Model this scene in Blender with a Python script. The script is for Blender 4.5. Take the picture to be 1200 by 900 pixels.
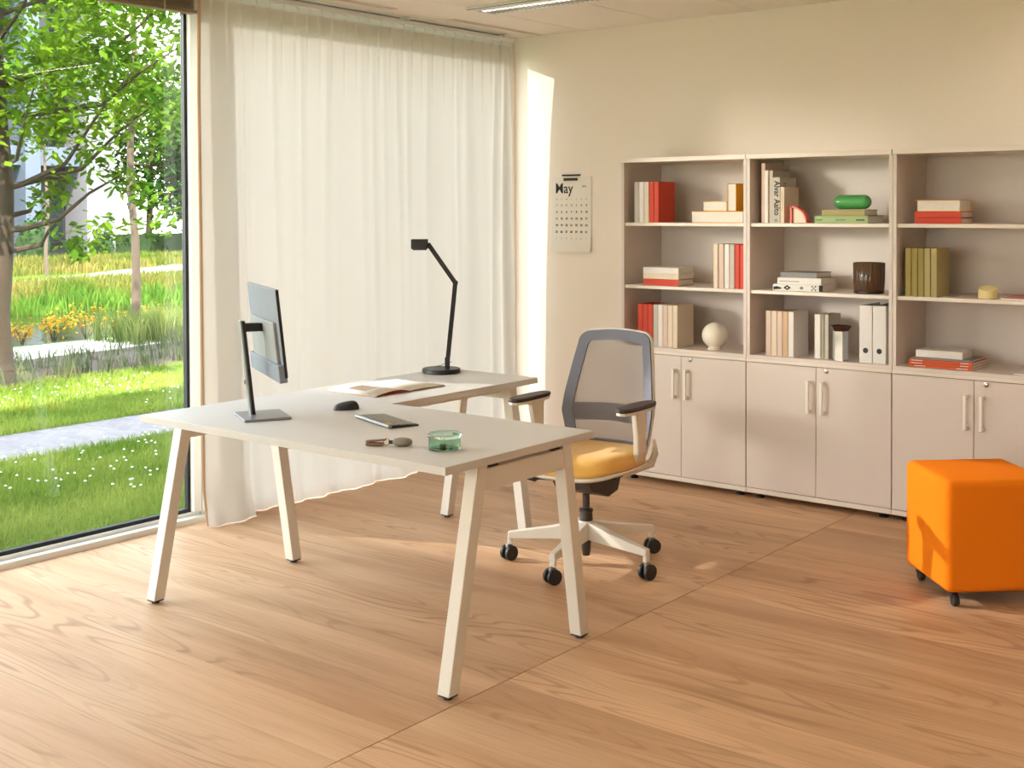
import bpy, bmesh, math, random
import numpy as np
from mathutils import Vector, Matrix, Euler

for o in list(bpy.data.objects): bpy.data.objects.remove(o)
scene = bpy.context.scene
C = scene.collection
PI = math.pi

# ------------------------------------------------------------------ camera
cam_d = bpy.data.cameras.new('camera'); cam = bpy.data.objects.new('camera', cam_d); C.objects.link(cam)
_R = Vector((0.78382722, 0.62096786, -0.00371513)); _U = Vector((-0.01005716, 0.01867628, 0.999775)); _F = Vector((-0.62089753, 0.78361349, -0.02088415))
CAM = Vector((4.7345, -6.2516, 1.5399))
m = Matrix.Identity(4)
for i in range(3):
    m[i][0] = _R[i]; m[i][1] = _U[i]; m[i][2] = -_F[i]; m[i][3] = CAM[i]
cam.matrix_world = m
FPX, PX, PY = 1436.34, 614.46, 275.42
cam_d.sensor_fit = 'HORIZONTAL'; cam_d.sensor_width = 36; cam_d.lens = 36 * FPX / 1200
cam_d.shift_x = -(PX - 600) / 1200; cam_d.shift_y = (PY - 450) / 1200
cam_d.clip_start = 0.05; cam_d.clip_end = 400
scene.camera = cam

# ------------------------------------------------------------------ view, sky, sun, lamps
vs = scene.view_settings
vs.view_transform = 'Standard'; vs.look = 'None'; vs.gamma = 1; vs.use_curve_mapping = False
vs.exposure = 1.55
W = bpy.data.worlds.new('sky'); scene.world = W; W.use_nodes = True
nt = W.node_tree; nt.nodes.clear()
n_out = nt.nodes.new('ShaderNodeOutputWorld'); n_bg = nt.nodes.new('ShaderNodeBackground')
n_tc = nt.nodes.new('ShaderNodeTexCoord'); n_sep = nt.nodes.new('ShaderNodeSeparateXYZ'); n_rmp = nt.nodes.new('ShaderNodeValToRGB')
nt.links.new(n_tc.outputs['Generated'], n_sep.inputs[0]); nt.links.new(n_sep.outputs['Z'], n_rmp.inputs[0])
e = n_rmp.color_ramp.elements
e[0].position = 0.0; e[0].color = (1.0, 0.97, 0.92, 1); e[1].position = 0.75; e[1].color = (0.62, 0.80, 1.0, 1)
nt.links.new(n_rmp.outputs[0], n_bg.inputs['Color']); nt.links.new(n_bg.outputs[0], n_out.inputs[0])
n_bg.inputs['Strength'].default_value = 3.7

def light(name, kind, loc, direction, energy, color, **kw):
    d = bpy.data.lights.new(name, kind); d.energy = energy; d.color = color
    for k, v in kw.items(): setattr(d, k, v)
    o = bpy.data.objects.new(name, d); C.objects.link(o); o.location = loc
    o.rotation_euler = Vector(direction).to_track_quat('-Z', 'Y').to_euler()
    return o
# the sun stands high behind the office building: lawn beyond its shadow is sunlit
light('sun', 'SUN', (20, -10, 30), (-0.62, 0.42, -1.0), 8.0, (1.0, 0.93, 0.80), angle=math.radians(0.6))
# spot lamp added outdoors, standing in for sunlight reflected onto the curtained window
sd = Vector((0.874, 0.486, -0.40)).normalized()
tgt = Vector((-0.36, -1.25, 1.35))
light('curtain_spot_added', 'SPOT', tgt - sd * 14, sd, 6200, (1.0, 0.96, 0.91), spot_size=math.radians(14.5), spot_blend=0.25, shadow_soft_size=0.10)

sd2 = Vector((0.505, 0.863, -0.15)).normalized()
light('shelf_spot_added', 'SPOT', Vector((1.75, -0.4, 1.42)) - sd2 * 14, sd2, 2000, (1.0, 0.95, 0.86), spot_size=math.radians(10.5), spot_blend=0.7, shadow_soft_size=0.8)  # second spot added outdoors, standing in for reflected light on the shelf backs

# ------------------------------------------------------------------ materials
MATS = {}
def lin(c):
    return tuple(((v / 255) / 12.92 if v / 255 <= 0.04045 else ((v / 255 + 0.055) / 1.055) ** 2.4) for v in c) + (1,)
def mat(name, rgb, rough=0.5, metal=0.0, noise=0.0, nscale=20, bump=0.0, bscale=200, spec=0.5, sheen=0.0, stretch=None, coat=0.0):
    if name in MATS: return MATS[name]
    M = bpy.data.materials.new(name); M.use_nodes = True; MATS[name] = M
    t = M.node_tree; b = t.nodes['Principled BSDF']
    b.inputs['Base Color'].default_value = lin(rgb); b.inputs['Roughness'].default_value = rough; b.inputs['Metallic'].default_value = metal
    b.inputs['Specular IOR Level'].default_value = spec
    if sheen: b.inputs['Sheen Weight'].default_value = sheen
    if coat: b.inputs['Coat Weight'].default_value = coat
    tc = t.nodes.new('ShaderNodeTexCoord'); src = tc.outputs['Object']
    if stretch:
        mp = t.nodes.new('ShaderNodeMapping'); mp.inputs['Scale'].default_value = stretch; t.links.new(src, mp.inputs[0]); src = mp.outputs[0]
    if noise:
        n = t.nodes.new('ShaderNodeTexNoise'); n.inputs['Scale'].default_value = nscale; n.inputs['Detail'].default_value = 4
        t.links.new(src, n.inputs['Vector'])
        mx = t.nodes.new('ShaderNodeMix'); mx.data_type = 'RGBA'
        c = lin(rgb); mx.inputs['A'].default_value = tuple(v * (1 - noise) for v in c[:3]) + (1,); mx.inputs['B'].default_value = tuple(min(1, v * (1 + noise)) for v in c[:3]) + (1,)
        t.links.new(n.outputs['Fac'], mx.inputs['Factor']); t.links.new(mx.outputs['Result'], b.inputs['Base Color'])
    if bump:
        n = t.nodes.new('ShaderNodeTexNoise'); n.inputs['Scale'].default_value = bscale; n.inputs['Detail'].default_value = 3
        t.links.new(src, n.inputs['Vector'])
        bp = t.nodes.new('ShaderNodeBump'); bp.inputs['Strength'].default_value = bump; bp.inputs['Distance'].default_value = 0.002
        t.links.new(n.outputs['Fac'], bp.inputs['Height']); t.links.new(bp.outputs[0], b.inputs['Normal'])
    return M
def shader_mat(name):
    M = bpy.data.materials.new(name); M.use_nodes = True; MATS[name] = M
    t = M.node_tree; t.nodes.clear(); out = t.nodes.new('ShaderNodeOutputMaterial')
    return M, t, out
def window_glass(name, tint=(0.87, 0.88, 0.87, 1), k=1.6):
    M, t, out = shader_mat(name)
    tr = t.nodes.new('ShaderNodeBsdfTransparent'); tr.inputs[0].default_value = tint
    gl = t.nodes.new('ShaderNodeBsdfGlossy'); gl.inputs['Roughness'].default_value = 0.0
    fr = t.nodes.new('ShaderNodeFresnel'); fr.inputs[0].default_value = 1.5
    ge = t.nodes.new('ShaderNodeNewGeometry')
    a = t.nodes.new('ShaderNodeMath'); a.operation = 'SUBTRACT'; a.inputs[0].default_value = 1; t.links.new(ge.outputs['Backfacing'], a.inputs[1])
    b = t.nodes.new('ShaderNodeMath'); b.operation = 'MULTIPLY'; t.links.new(a.outputs[0], b.inputs[0]); t.links.new(fr.outputs[0], b.inputs[1])
    c = t.nodes.new('ShaderNodeMath'); c.operation = 'MULTIPLY'; c.inputs[1].default_value = k; c.use_clamp = True; t.links.new(b.outputs[0], c.inputs[0])
    mx = t.nodes.new('ShaderNodeMixShader'); t.links.new(c.outputs[0], mx.inputs[0]); t.links.new(tr.outputs[0], mx.inputs[1]); t.links.new(gl.outputs[0], mx.inputs[2])
    t.links.new(mx.outputs[0], out.inputs[0]); return M
def cloth_mat(name, rgb, trans, nscale=600, alpha=1.0, tcol=None):
    M, t, out = shader_mat(name)
    d = t.nodes.new('ShaderNodeBsdfDiffuse'); d.inputs[0].default_value = lin(rgb)
    tl = t.nodes.new('ShaderNodeBsdfTranslucent'); tl.inputs[0].default_value = lin(tcol or rgb)
    mx = t.nodes.new('ShaderNodeMixShader'); mx.inputs[0].default_value = trans
    t.links.new(d.outputs[0], mx.inputs[1]); t.links.new(tl.outputs[0], mx.inputs[2])
    tc = t.nodes.new('ShaderNodeTexCoord'); n = t.nodes.new('ShaderNodeTexNoise'); n.inputs['Scale'].default_value = nscale
    t.links.new(tc.outputs['Object'], n.inputs['Vector'])
    bp = t.nodes.new('ShaderNodeBump'); bp.inputs['Strength'].default_value = 0.25; bp.inputs['Distance'].default_value = 0.001
    t.links.new(n.outputs['Fac'], bp.inputs['Height']); t.links.new(bp.outputs[0], d.inputs['Normal'])
    last = mx
    if alpha < 1:
        tr = t.nodes.new('ShaderNodeBsdfTransparent'); m2 = t.nodes.new('ShaderNodeMixShader'); m2.inputs[0].default_value = alpha
        t.links.new(tr.outputs[0], m2.inputs[1]); t.links.new(mx.outputs[0], m2.inputs[2]); last = m2
    t.links.new(last.outputs[0], out.inputs[0]); return M
def tinted_glass(name, rgb, rough=0.02, ior=1.45, mixd=0.0):
    M = bpy.data.materials.new(name); M.use_nodes = True; MATS[name] = M
    b = M.node_tree.nodes['Principled BSDF']
    b.inputs['Base Color'].default_value = lin(rgb); b.inputs['Roughness'].default_value = rough
    b.inputs['Transmission Weight'].default_value = 1.0 - mixd; b.inputs['IOR'].default_value = ior
    tc = M.node_tree.nodes.new('ShaderNodeTexCoord'); n = M.node_tree.nodes.new('ShaderNodeTexNoise'); n.inputs['Scale'].default_value = 30
    bp = M.node_tree.nodes.new('ShaderNodeBump'); bp.inputs['Strength'].default_value = 0.05
    M.node_tree.links.new(tc.outputs['Object'], n.inputs['Vector']); M.node_tree.links.new(n.outputs['Fac'], bp.inputs['Height']); M.node_tree.links.new(bp.outputs[0], b.inputs['Normal'])
    return M
def wood_mat():
    M = bpy.data.materials.new('oak_plank'); M.use_nodes = True
    t = M.node_tree; b = t.nodes['Principled BSDF']; N = t.nodes.new; L = t.links.new
    tc = N('ShaderNodeTexCoord'); oi = N('ShaderNodeObjectInfo')
    # every plank shows another piece of the tree
    off = N('ShaderNodeCombineXYZ')
    for k, f in ((0, 37.0), (1, 91.0), (2, 53.0)):
        mm = N('ShaderNodeMath'); mm.operation = 'MULTIPLY'; mm.inputs[1].default_value = f; L(oi.outputs['Random'], mm.inputs[0]); L(mm.outputs[0], off.inputs[k])
    add = N('ShaderNodeVectorMath'); add.operation = 'ADD'; L(tc.outputs['Object'], add.inputs[0]); L(off.outputs[0], add.inputs[1])
    mp = N('ShaderNodeMapping'); mp.inputs['Scale'].default_value = (0.55, 5.5, 1); L(add.outputs[0], mp.inputs[0])
    n1 = N('ShaderNodeTexNoise'); n1.inputs['Scale'].default_value = 1.0; n1.inputs['Detail'].default_value = 5; n1.inputs['Distortion'].default_value = 0.6; L(mp.outputs[0], n1.inputs['Vector'])
    # cathedral rings: sine of a broad noise field
    mp2 = N('ShaderNodeMapping'); mp2.inputs['Scale'].default_value = (0.40, 3.6, 1); L(add.outputs[0], mp2.inputs[0])
    n2 = N('ShaderNodeTexNoise'); n2.inputs['Scale'].default_value = 1.0; n2.inputs['Detail'].default_value = 2; n2.inputs['Roughness'].default_value = 0.4; L(mp2.outputs[0], n2.inputs['Vector'])
    mul = N('ShaderNodeMath'); mul.operation = 'MULTIPLY'; mul.inputs[1].default_value = 170; L(n2.outputs['Fac'], mul.inputs[0])
    sn = N('ShaderNodeMath'); sn.operation = 'SINE'; L(mul.outputs[0], sn.inputs[0])
    # sharp dark lines where the sine peaks
    pw = N('ShaderNodeMapRange'); pw.inputs['From Min'].default_value = 0.55; pw.inputs['From Max'].default_value = 1.0; L(sn.outputs[0], pw.inputs['Value'])
    # rings only show in places
    mp4 = N('ShaderNodeMapping'); mp4.inputs['Scale'].default_value = (0.6, 2.6, 1); L(add.outputs[0], mp4.inputs[0])
    n4 = N('ShaderNodeTexNoise'); n4.inputs['Scale'].default_value = 1.3; L(mp4.outputs[0], n4.inputs['Vector'])
    rm = N('ShaderNodeMapRange'); rm.inputs['From Min'].default_value = 0.40; rm.inputs['From Max'].default_value = 0.62; L(n4.outputs['Fac'], rm.inputs['Value'])
    ring = N('ShaderNodeMath'); ring.operation = 'MULTIPLY'; L(pw.outputs[0], ring.inputs[0]); L(rm.outputs[0], ring.inputs[1])
    # fine pores
    mp3 = N('ShaderNodeMapping'); mp3.inputs['Scale'].default_value = (4, 130, 1); L(add.outputs[0], mp3.inputs[0])
    n3 = N('ShaderNodeTexNoise'); n3.inputs['Scale'].default_value = 1.0; n3.inputs['Detail'].default_value = 3; L(mp3.outputs[0], n3.inputs['Vector'])
    ramp = N('ShaderNodeValToRGB'); L(n1.outputs['Fac'], ramp.inputs[0])
    el = ramp.color_ramp.elements
    el[0].position = 0.30; el[0].color = lin((190, 146, 108)); el[1].position = 0.70; el[1].color = lin((222, 182, 144))
    dk = N('ShaderNodeMix'); dk.data_type = 'RGBA'; dk.blend_type = 'MULTIPLY'; L(ramp.outputs[0], dk.inputs['A']); dk.inputs['B'].default_value = (0.52, 0.45, 0.38, 1)
    rf = N('ShaderNodeMath'); rf.operation = 'MULTIPLY'; rf.inputs[1].default_value = 0.6; L(ring.outputs[0], rf.inputs[0]); L(rf.outputs[0], dk.inputs['Factor'])
    po = N('ShaderNodeMix'); po.data_type = 'RGBA'; po.blend_type = 'MULTIPLY'; L(dk.outputs['Result'], po.inputs['A']); po.inputs['B'].default_value = (0.72, 0.66, 0.60, 1)
    pr = N('ShaderNodeMapRange'); pr.inputs['From Min'].default_value = 0.5; pr.inputs['From Max'].default_value = 0.75; pr.inputs['To Max'].default_value = 0.5; L(n3.outputs['Fac'], pr.inputs['Value']); L(pr.outputs[0], po.inputs['Factor'])
    # tone of the whole plank
    tn = N('ShaderNodeMapRange'); tn.inputs['To Min'].default_value = 0.92; tn.inputs['To Max'].default_value = 1.06; L(oi.outputs['Random'], tn.inputs['Value'])
    fin = N('ShaderNodeVectorMath'); fin.operation = 'SCALE'; L(po.outputs['Result'], fin.inputs[0]); L(tn.outputs[0], fin.inputs['Scale'])
    L(fin.outputs[0], b.inputs['Base Color'])
    b.inputs['Roughness'].default_value = 0.46; b.inputs['Specular IOR Level'].default_value = 0.28
    bp = N('ShaderNodeBump'); bp.inputs['Strength'].default_value = 0.10; bp.inputs['Distance'].default_value = 0.002; bp.invert = True
    L(n3.outputs['Fac'], bp.inputs['Height']); L(bp.outputs[0], b.inputs['Normal'])
    return M

# ------------------------------------------------------------------ mesh helpers
def box(bm, x0, x1, y0, y1, z0, z1, mi=0, M=None):
    co = [(x, y, z) for z in (z0, z1) for y in (y0, y1) for x in (x0, x1)]
    v = [bm.verts.new(M @ Vector(c) if M else c) for c in co]
    for f in ((0, 2, 3, 1), (4, 5, 7, 6), (0, 1, 5, 4), (2, 6, 7, 3), (0, 4, 6, 2), (1, 3, 7, 5)):
        fc = bm.faces.new([v[i] for i in f]); fc.material_index = mi
    return v
def prism(bm, pts, h0, h1, axis='z', mi=0, M=None):
    def P(a, b, h): 
        c = {'z': (a, b, h), 'y': (a, h, b), 'x': (h, a, b)}[axis]
        return M @ Vector(c) if M else c
    lo = [bm.verts.new(P(a, b, h0)) for a, b in pts]; hi = [bm.verts.new(P(a, b, h1)) for a, b in pts]
    fs = [bm.faces.new(lo[::-1]), bm.faces.new(hi)]
    for i in range(len(pts)):
        j = (i + 1) % len(pts); fs.append(bm.faces.new((lo[i], lo[j], hi[j], hi[i])))
    for f in fs: f.material_index = mi
def lathe(bm, prof, seg=32, M=None, mi=0, closed=False):
    rings = []
    for r, z in prof:
        if r < 1e-6:
            c = Vector((0, 0, z)); rings.append([bm.verts.new(M @ c if M else c)])
        else:
            rg = []
            for k in range(seg):
                a = 2 * PI * k / seg; c = Vector((r * math.cos(a), r * math.sin(a), z)); rg.append(bm.verts.new(M @ c if M else c))
            rings.append(rg)
    pairs = list(zip(rings, rings[1:]))
    if closed: pairs.append((rings[-1], rings[0]))
    for a, b in pairs:
        for k in range(seg):
            j = (k + 1) % seg
            if len(a) == 1 and len(b) == 1: continue
            if len(a) == 1: f = bm.faces.new((a[0], b[k], b[j]))
            elif len(b) == 1: f = bm.faces.new((a[k], a[j], b[0]))
            else: f = bm.faces.new((a[k], a[j], b[j], b[k]))
            f.material_index = mi
def tube(bm, path, rad, seg=8, caps=True, mi=0):
    path = [Vector(p) for p in path]; n = len(path)
    rr = rad if isinstance(rad, (list, tuple)) else [rad] * n
    up = None; prev = None
    for i, p in enumerate(path):
        d = (path[min(i + 1, n - 1)] - path[max(i - 1, 0)]).normalized()
        if up is None: up = d.orthogonal().normalized()
        up = (up - d * up.dot(d)).normalized(); s = d.cross(up)
        ring = [bm.verts.new(p + (up * math.cos(2 * PI * k / seg) + s * math.sin(2 * PI * k / seg)) * rr[i]) for k in range(seg)]
        if prev:
            for k in range(seg):
                j = (k + 1) % seg; bm.faces.new((prev[k], prev[j], ring[j], ring[k])).material_index = mi
        elif caps: bm.faces.new(ring[::-1]).material_index = mi
        prev = ring
    if caps: bm.faces.new(prev).material_index = mi
def beam(bm, a, b, w, h, up=(0, 0, 1), w2=None, h2=None):
    a = Vector(a); b = Vector(b); d = (b - a).normalized(); s = d.cross(Vector(up)).normalized(); u = s.cross(d)
    w2 = w2 or w; h2 = h2 or h
    va = [bm.verts.new(a + s * (i * w / 2) + u * (j * h / 2)) for i, j in ((-1, -1), (1, -1), (1, 1), (-1, 1))]
    vb = [bm.verts.new(b + s * (i * w2 / 2) + u * (j * h2 / 2)) for i, j in ((-1, -1), (1, -1), (1, 1), (-1, 1))]
    bm.faces.new(va[::-1]); bm.faces.new(vb)
    for i in range(4): bm.faces.new((va[i], va[(i + 1) % 4], vb[(i + 1) % 4], vb[i]))
def grid(bm, nu, nv, fn, wrap=False):
    vv = [[bm.verts.new(fn(i, j)) for j in range(nv)] for i in range(nu)]
    for i in range(nu - (0 if wrap else 1)):
        for j in range(nv - 1):
            k = (i + 1) % nu; bm.faces.new((vv[i][j], vv[k][j], vv[k][j + 1], vv[i][j + 1]))
    return vv
def BM(): return bmesh.new()
def obj(name, bm, material, parent=None, smooth=False, bevel=0.0, seg=2, loc=None, solid=0.0, angle=40, subsurf=0):
    bmesh.ops.recalc_face_normals(bm, faces=bm.faces)
    me = bpy.data.meshes.new(name); bm.to_mesh(me); bm.free()
    for mm in (material if isinstance(material, (list, tuple)) else [material]): me.materials.append(mm)
    o = bpy.data.objects.new(name, me); C.objects.link(o)
    if parent: o.parent = parent
    if loc: o.location = loc
    if smooth:
        me.polygons.foreach_set('use_smooth', [True] * len(me.polygons))
        if angle < 180:
            try: me.set_sharp_from_angle(angle=math.radians(angle))
            except Exception: pass
    if solid:
        s = o.modifiers.new('solid', 'SOLIDIFY'); s.thickness = solid; s.offset = 0
    if bevel:
        b = o.modifiers.new('bevel', 'BEVEL'); b.width = bevel; b.segments = seg; b.limit_method = 'ANGLE'; b.angle_limit = math.radians(35); b.harden_normals = False
    if subsurf:
        s = o.modifiers.new('sub', 'SUBSURF'); s.levels = subsurf; s.render_levels = subsurf
    return o
def tag(o, label, cat, group=None, kind=None):
    o['label'] = label; o['category'] = cat
    if group: o['group'] = group
    if kind: o['kind'] = kind
    return o
def thing(name, label, cat, loc=(0, 0, 0), rotz=0, group=None, kind=None):
    o = bpy.data.objects.new(name, None); C.objects.link(o); o.empty_display_size = 0.1
    o.location = loc; o.rotation_euler = (0, 0, rotz); return tag(o, label, cat, group, kind)
def mesh_np(name, verts, faces, material, parent=None, smooth=False):
    verts = np.asarray(verts, dtype=np.float32); faces = np.asarray(faces, dtype=np.int32)
    me = bpy.data.meshes.new(name); nv, nf, k = len(verts), len(faces), faces.shape[1]
    me.vertices.add(nv); me.vertices.foreach_set('co', verts.ravel())
    me.loops.add(nf * k); me.loops.foreach_set('vertex_index', faces.ravel())
    me.polygons.add(nf); me.polygons.foreach_set('loop_start', np.arange(0, nf * k, k, dtype=np.int32))
    me.update(calc_edges=True); me.validate()
    me.materials.append(material)
    if smooth: me.polygons.foreach_set('use_smooth', [True] * nf)
    o = bpy.data.objects.new(name, me); C.objects.link(o)
    if parent: o.parent = parent
    return o
def text_mesh(txt, size, material, name, parent, M, align='LEFT', extrude=0.0003, bold=0.0, xscale=1.0):
    cu = bpy.data.curves.new('text', 'FONT'); cu.body = txt; cu.size = size; cu.align_x = align; cu.extrude = extrude; cu.offset = bold; cu.resolution_u = 2
    to = bpy.data.objects.new('text', cu); C.objects.link(to)
    me = bpy.data.meshes.new_from_object(to.evaluated_get(bpy.context.evaluated_depsgraph_get()))
    bpy.data.objects.remove(to); bpy.data.curves.remove(cu)
    me.transform(M @ Matrix.Diagonal((xscale, 1, 1, 1)))
    me.materials.clear(); me.materials.append(material)
    o = bpy.data.objects.new(name, me); C.objects.link(o); o.parent = parent
    return o
def copy_tree(o, parent=None):
    c = o.copy(); C.objects.link(c); c.parent = parent
    for ch in [x for x in bpy.data.objects if x.parent == o]: copy_tree(ch, c)
    return c

# common materials
wallm = mat('wall_paint', (240, 226, 211), 0.85, bump=0.06, bscale=350, spec=0.2)
ceilm = mat('ceiling_paint', (244, 232, 219), 0.9, bump=0.05, bscale=300, spec=0.2)
slotm = mat('slot_brown', (84, 60, 40), 0.8, noise=0.1)
alum = mat('aluminium', (226, 226, 224), 0.4, 0.3, noise=0.03)
framew = mat('window_frame_white', (226, 222, 214), 0.4, noise=0.02)
gasket = mat('gasket_black', (28, 28, 32), 0.6, noise=0.1)
black = mat('black_plastic', (34, 32, 32), 0.45, noise=0.1, bump=0.1)
blackm = mat('matt_black_metal', (40, 37, 36), 0.42, 0.2, noise=0.1)
cabm = mat('cabinet_cashmere', (221, 207, 197), 0.5, noise=0.015, nscale=6, spec=0.35)
cabedge = mat('cabinet_edge_band', (230, 217, 203), 0.45, noise=0.01)
handm = mat('handle_ivory', (240, 232, 222), 0.35, noise=0.02)
chrome = mat('chrome', (210, 208, 205), 0.12, 1.0, noise=0.02)
deskm = mat('desk_laminate', (209, 203, 198), 0.42, noise=0.012, nscale=300, spec=0.4)
legm = mat('desk_leg_lacquer', (222, 214, 202), 0.38, noise=0.02, spec=0.45)
pages = mat('book_pages', (232, 224, 210), 0.85, noise=0.06, nscale=60, stretch=(1, 1, 1))

# ------------------------------------------------------------------ room shell
ZC = 2.656; XW = -0.27; XG = -0.345; XR = 6.6; YB = -9.0
GAP = 0.00025
def struct(name, bm, material, label, cat, **k):
    o = obj(name, bm, material, **k); tag(o, label, cat, kind='structure'); return o
bm = BM(); box(bm, -0.46, XR, YB, 0.0, -0.16, -0.014)
floor = struct('floor', bm, mat('subfloor', (96, 66, 42), 0.9, noise=0.1), 'wide honey oak plank floor with one long cross joint', 'floor')
woodm = wood_mat()
XS = 2.214
cols = [(XW, XS - 0.002), (XS + 0.002, XS + 2.48), (XS + 2.484, XR)]
pw_ = 0.245
rnd = random.Random(4)
meshes = {}
for ci, (x0, x1) in enumerate(cols):
    ln = x1 - x0
    b_ = BM(); box(b_, -ln / 2 + GAP, ln / 2 - GAP, -pw_ / 2 + GAP, pw_ / 2 - GAP, -0.014, 0.0)
    o0 = obj('plank', b_, woodm, floor)
    y = 0.0; k = 0
    while y - pw_ > YB - 0.05:
        o = o0 if k == 0 else o0.copy()
        if k: C.objects.link(o)
        o.location = ((x0 + x1) / 2, y - pw_ / 2, 0); o.rotation_euler = (0, 0, PI if rnd.random() < .5 else 0)
        y -= pw_; k += 1

bm = BM(); box(bm, -0.46, XR + 0.2, 0.0, 0.25, -0.16, 2.9)
struct('wall_back', bm, wallm, 'cream painted back wall behind the bookcases', 'wall')
bm = BM(); box(bm, XR, XR + 0.2, YB, 0.0, -0.16, 2.9); struct('wall_right', bm, wallm, 'cream painted side wall opposite the window', 'wall')
bm = BM(); box(bm, -0.46, XR + 0.2, YB - 0.2, YB, 2.70, 2.9); box(bm, -.46, -.25, YB - .2, YB, -.16, 2.7); box(bm, 3.36, XR + .2, YB - .2, YB, -.16, 2.7); box(bm, -.25, 3.36, YB - .2, YB, -.16, -.1); struct('wall_front', bm, wallm, 'cream wall strips around the added glazing that faces the bookcases', 'wall')
bm = BM(); box(bm, -0.46, XR, YB, 0.0, ZC + 0.014, 2.9)
ceiling = struct('ceiling', bm, slotm, 'cream panelled ceiling with thin shadow joints', 'ceiling')
# storeys above: they cast the shade on the lawn beside the window
bm = BM(); box(bm, -0.46, 12, YB - .2, 9, 2.9, 7.0); box(bm, -0.46, 12, 0.25, 9, -0.16, 2.9); box(bm, XR + .2, 12, YB - .2, .25, -0.16, 2.9)
struct('wall_upper_storeys', bm, mat('facade_render', (190, 186, 180), 0.8, noise=0.05), 'pale rendered office storeys above the window', 'wall')
# ceiling panels
def cpanel(x0, x1, y0, y1):
    b_ = BM(); box(b_, x0 + .003, x1 - .003, y0 + .0015, y1 - .0015, ZC, ZC + 0.014); return obj('ceiling_panel', b_, ceilm, ceiling)
xs = [0.26 + 0.6 * k for k in range(11)]
bands = [(-0.87, 0.0), (-3.07, -1.33), (-5.27, -3.53), (-7.47, -5.73), (YB, -7.93)]
b_ = BM(); box(b_, XW - .02, -0.115, YB, 0, ZC, ZC + .014); obj('ceiling_border', b_, ceilm, ceiling)
LUM = (0.27, 1.47)
for bi, (y0, y1) in enumerate(bands):
    # slot diffuser strip beside the window: two dark slots between cream blades
    cpanel(-0.016, 0.26, y0, y1)
    for xa, xb in ((-0.115, -0.103), (-0.083, -0.071), (-0.051, -0.016)):
        b_ = BM(); box(b_, xa, xb, y0, y1, ZC, ZC + .014); obj('diffuser_blade', b_, ceilm, ceiling)
    for x0 in xs:
        cpanel(x0, min(x0 + .6, XR), y0, y1)
for (ya, yb) in ((-1.33, -0.87), (-3.53, -3.07), (-5.73, -5.27), (-7.93, -7.47)):
    yl = ya + 0.20; yh = ya + 0.455
    for (xa, xb, y0, y1) in ((-0.115, LUM[0], ya, yb), (LUM[0], XR, ya, yl), (LUM[0], XR, yh, yb)):
        if y1 - y0 > 0.004:
            b_ = BM(); box(b_, xa + .001, xb - .001, y0 + .0015, y1 - .0015, ZC, ZC + .014); obj('ceiling_panel', b_, ceilm, ceiling)

for ya, spans in ((-1.33, ((.27, 1.47), (2.9, 4.1))), (-3.53, ((.9, 2.1), (3.1, 4.3), (4.9, 6.1))), (-5.73, ((3.1, 4.3),)), (-7.93, ())):
    xa = LUM[0]
    for x0, x1 in spans + ((XR, XR),):
        if x0 - xa > .01:
            b_ = BM(); box(b_, xa + .001, x0 - .001, ya + .2015, ya + .4535, ZC, ZC + .014); obj('ceiling_panel', b_, ceilm, ceiling)
        xa = x1
# luminaires in the ceiling bands
louv = mat('louvre_silver', (205, 203, 198), 0.25, 0.85, noise=0.03)
lamp_on, t_, out_ = shader_mat('tube_glow')
em = t_.nodes.new('ShaderNodeEmission'); em.inputs[0].default_value = (1.0, 0.94, 0.86, 1); em.inputs[1].default_value = 2.2; t_.links.new(em.outputs[0], out_.inputs[0])
lamp_added, t_, out_ = shader_mat('tube_glow_added')
em = t_.nodes.new('ShaderNodeEmission'); em.inputs[0].default_value = (1.0, 0.93, 0.83, 1); em.inputs[1].default_value = 44.0; t_.links.new(em.outputs[0], out_.inputs[0])
def luminaire(x0, x1, yl, label, group, glow=None):
    t = thing('ceiling_light', label, 'ceiling light', (x0, yl, ZC), 0, group)
    L_ = x1 - x0; Wd = 0.25
    b_ = BM(); box(b_, 0, L_, 0, Wd, 0.013, 0.05)
    obj('tray', b_, framew, t)
    b_ = BM()
    for y0, y1 in ((0.0, 0.075), (0.228, Wd)): box(b_, 0, L_, y0, y1, -0.012, 0.012)
    box(b_, 0, 0.012, 0.075, 0.228, -0.012, 0.012); box(b_, L_ - 0.012, L_, 0.075, 0.228, -0.012, 0.012)
    obj('frame', b_, framew, t, bevel=0.001)
    b_ = BM(); box(b_, 0.0, L_, 0.008, 0.016, -0.0135, -0.0118); obj('shadow_groove', b_, slotm, t)
    b_ = BM(); tube(b_, [(0.03, 0.15, 0.003), (L_ - .03, 0.15, 0.003)], 0.007, 10); obj('tube', b_, glow or lamp_on, t, smooth=True)
    k = int(L_ / 0.032)
    o0 = None
    for i in range(k):
        xx = 0.02 + i * (L_ - .04) / (k - 1)
        if o0 is None:
            b_ = BM(); prism(b_, [(-0.006, -0.011), (0.006, -0.011), (0.0015, 0.011), (-0.0015, 0.011)], 0.076, 0.227, 'y'); o0 = obj('louvre', b_, louv, t)
            o0.location = (xx, 0, 0)
        else:
            o = o0.copy(); C.objects.link(o); o.location = (xx, 0, 0)
    return t
luminaire(LUM[0], LUM[0] + 1.2, -1.33 + .20 + .002, 'louvred white ceiling light nearest the curtain corner', None)
for xx, ya, lb in ((2.9, -1.33, 'added unseen louvred ceiling light in front of the bookshelves'), (0.9, -3.53, 'added unseen louvred ceiling light above the desk'), (3.1, -3.53, 'added unseen louvred ceiling light above the open floor beside the desk'), (3.1, -5.73, 'added unseen louvred ceiling light in the middle of the room'), (4.9, -3.53, 'added unseen louvred ceiling light beside the plain side wall')):
    luminaire(xx, xx + 1.2, ya + .202, lb, None, lamp_added)  # fixtures added out of view to brighten the room

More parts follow.
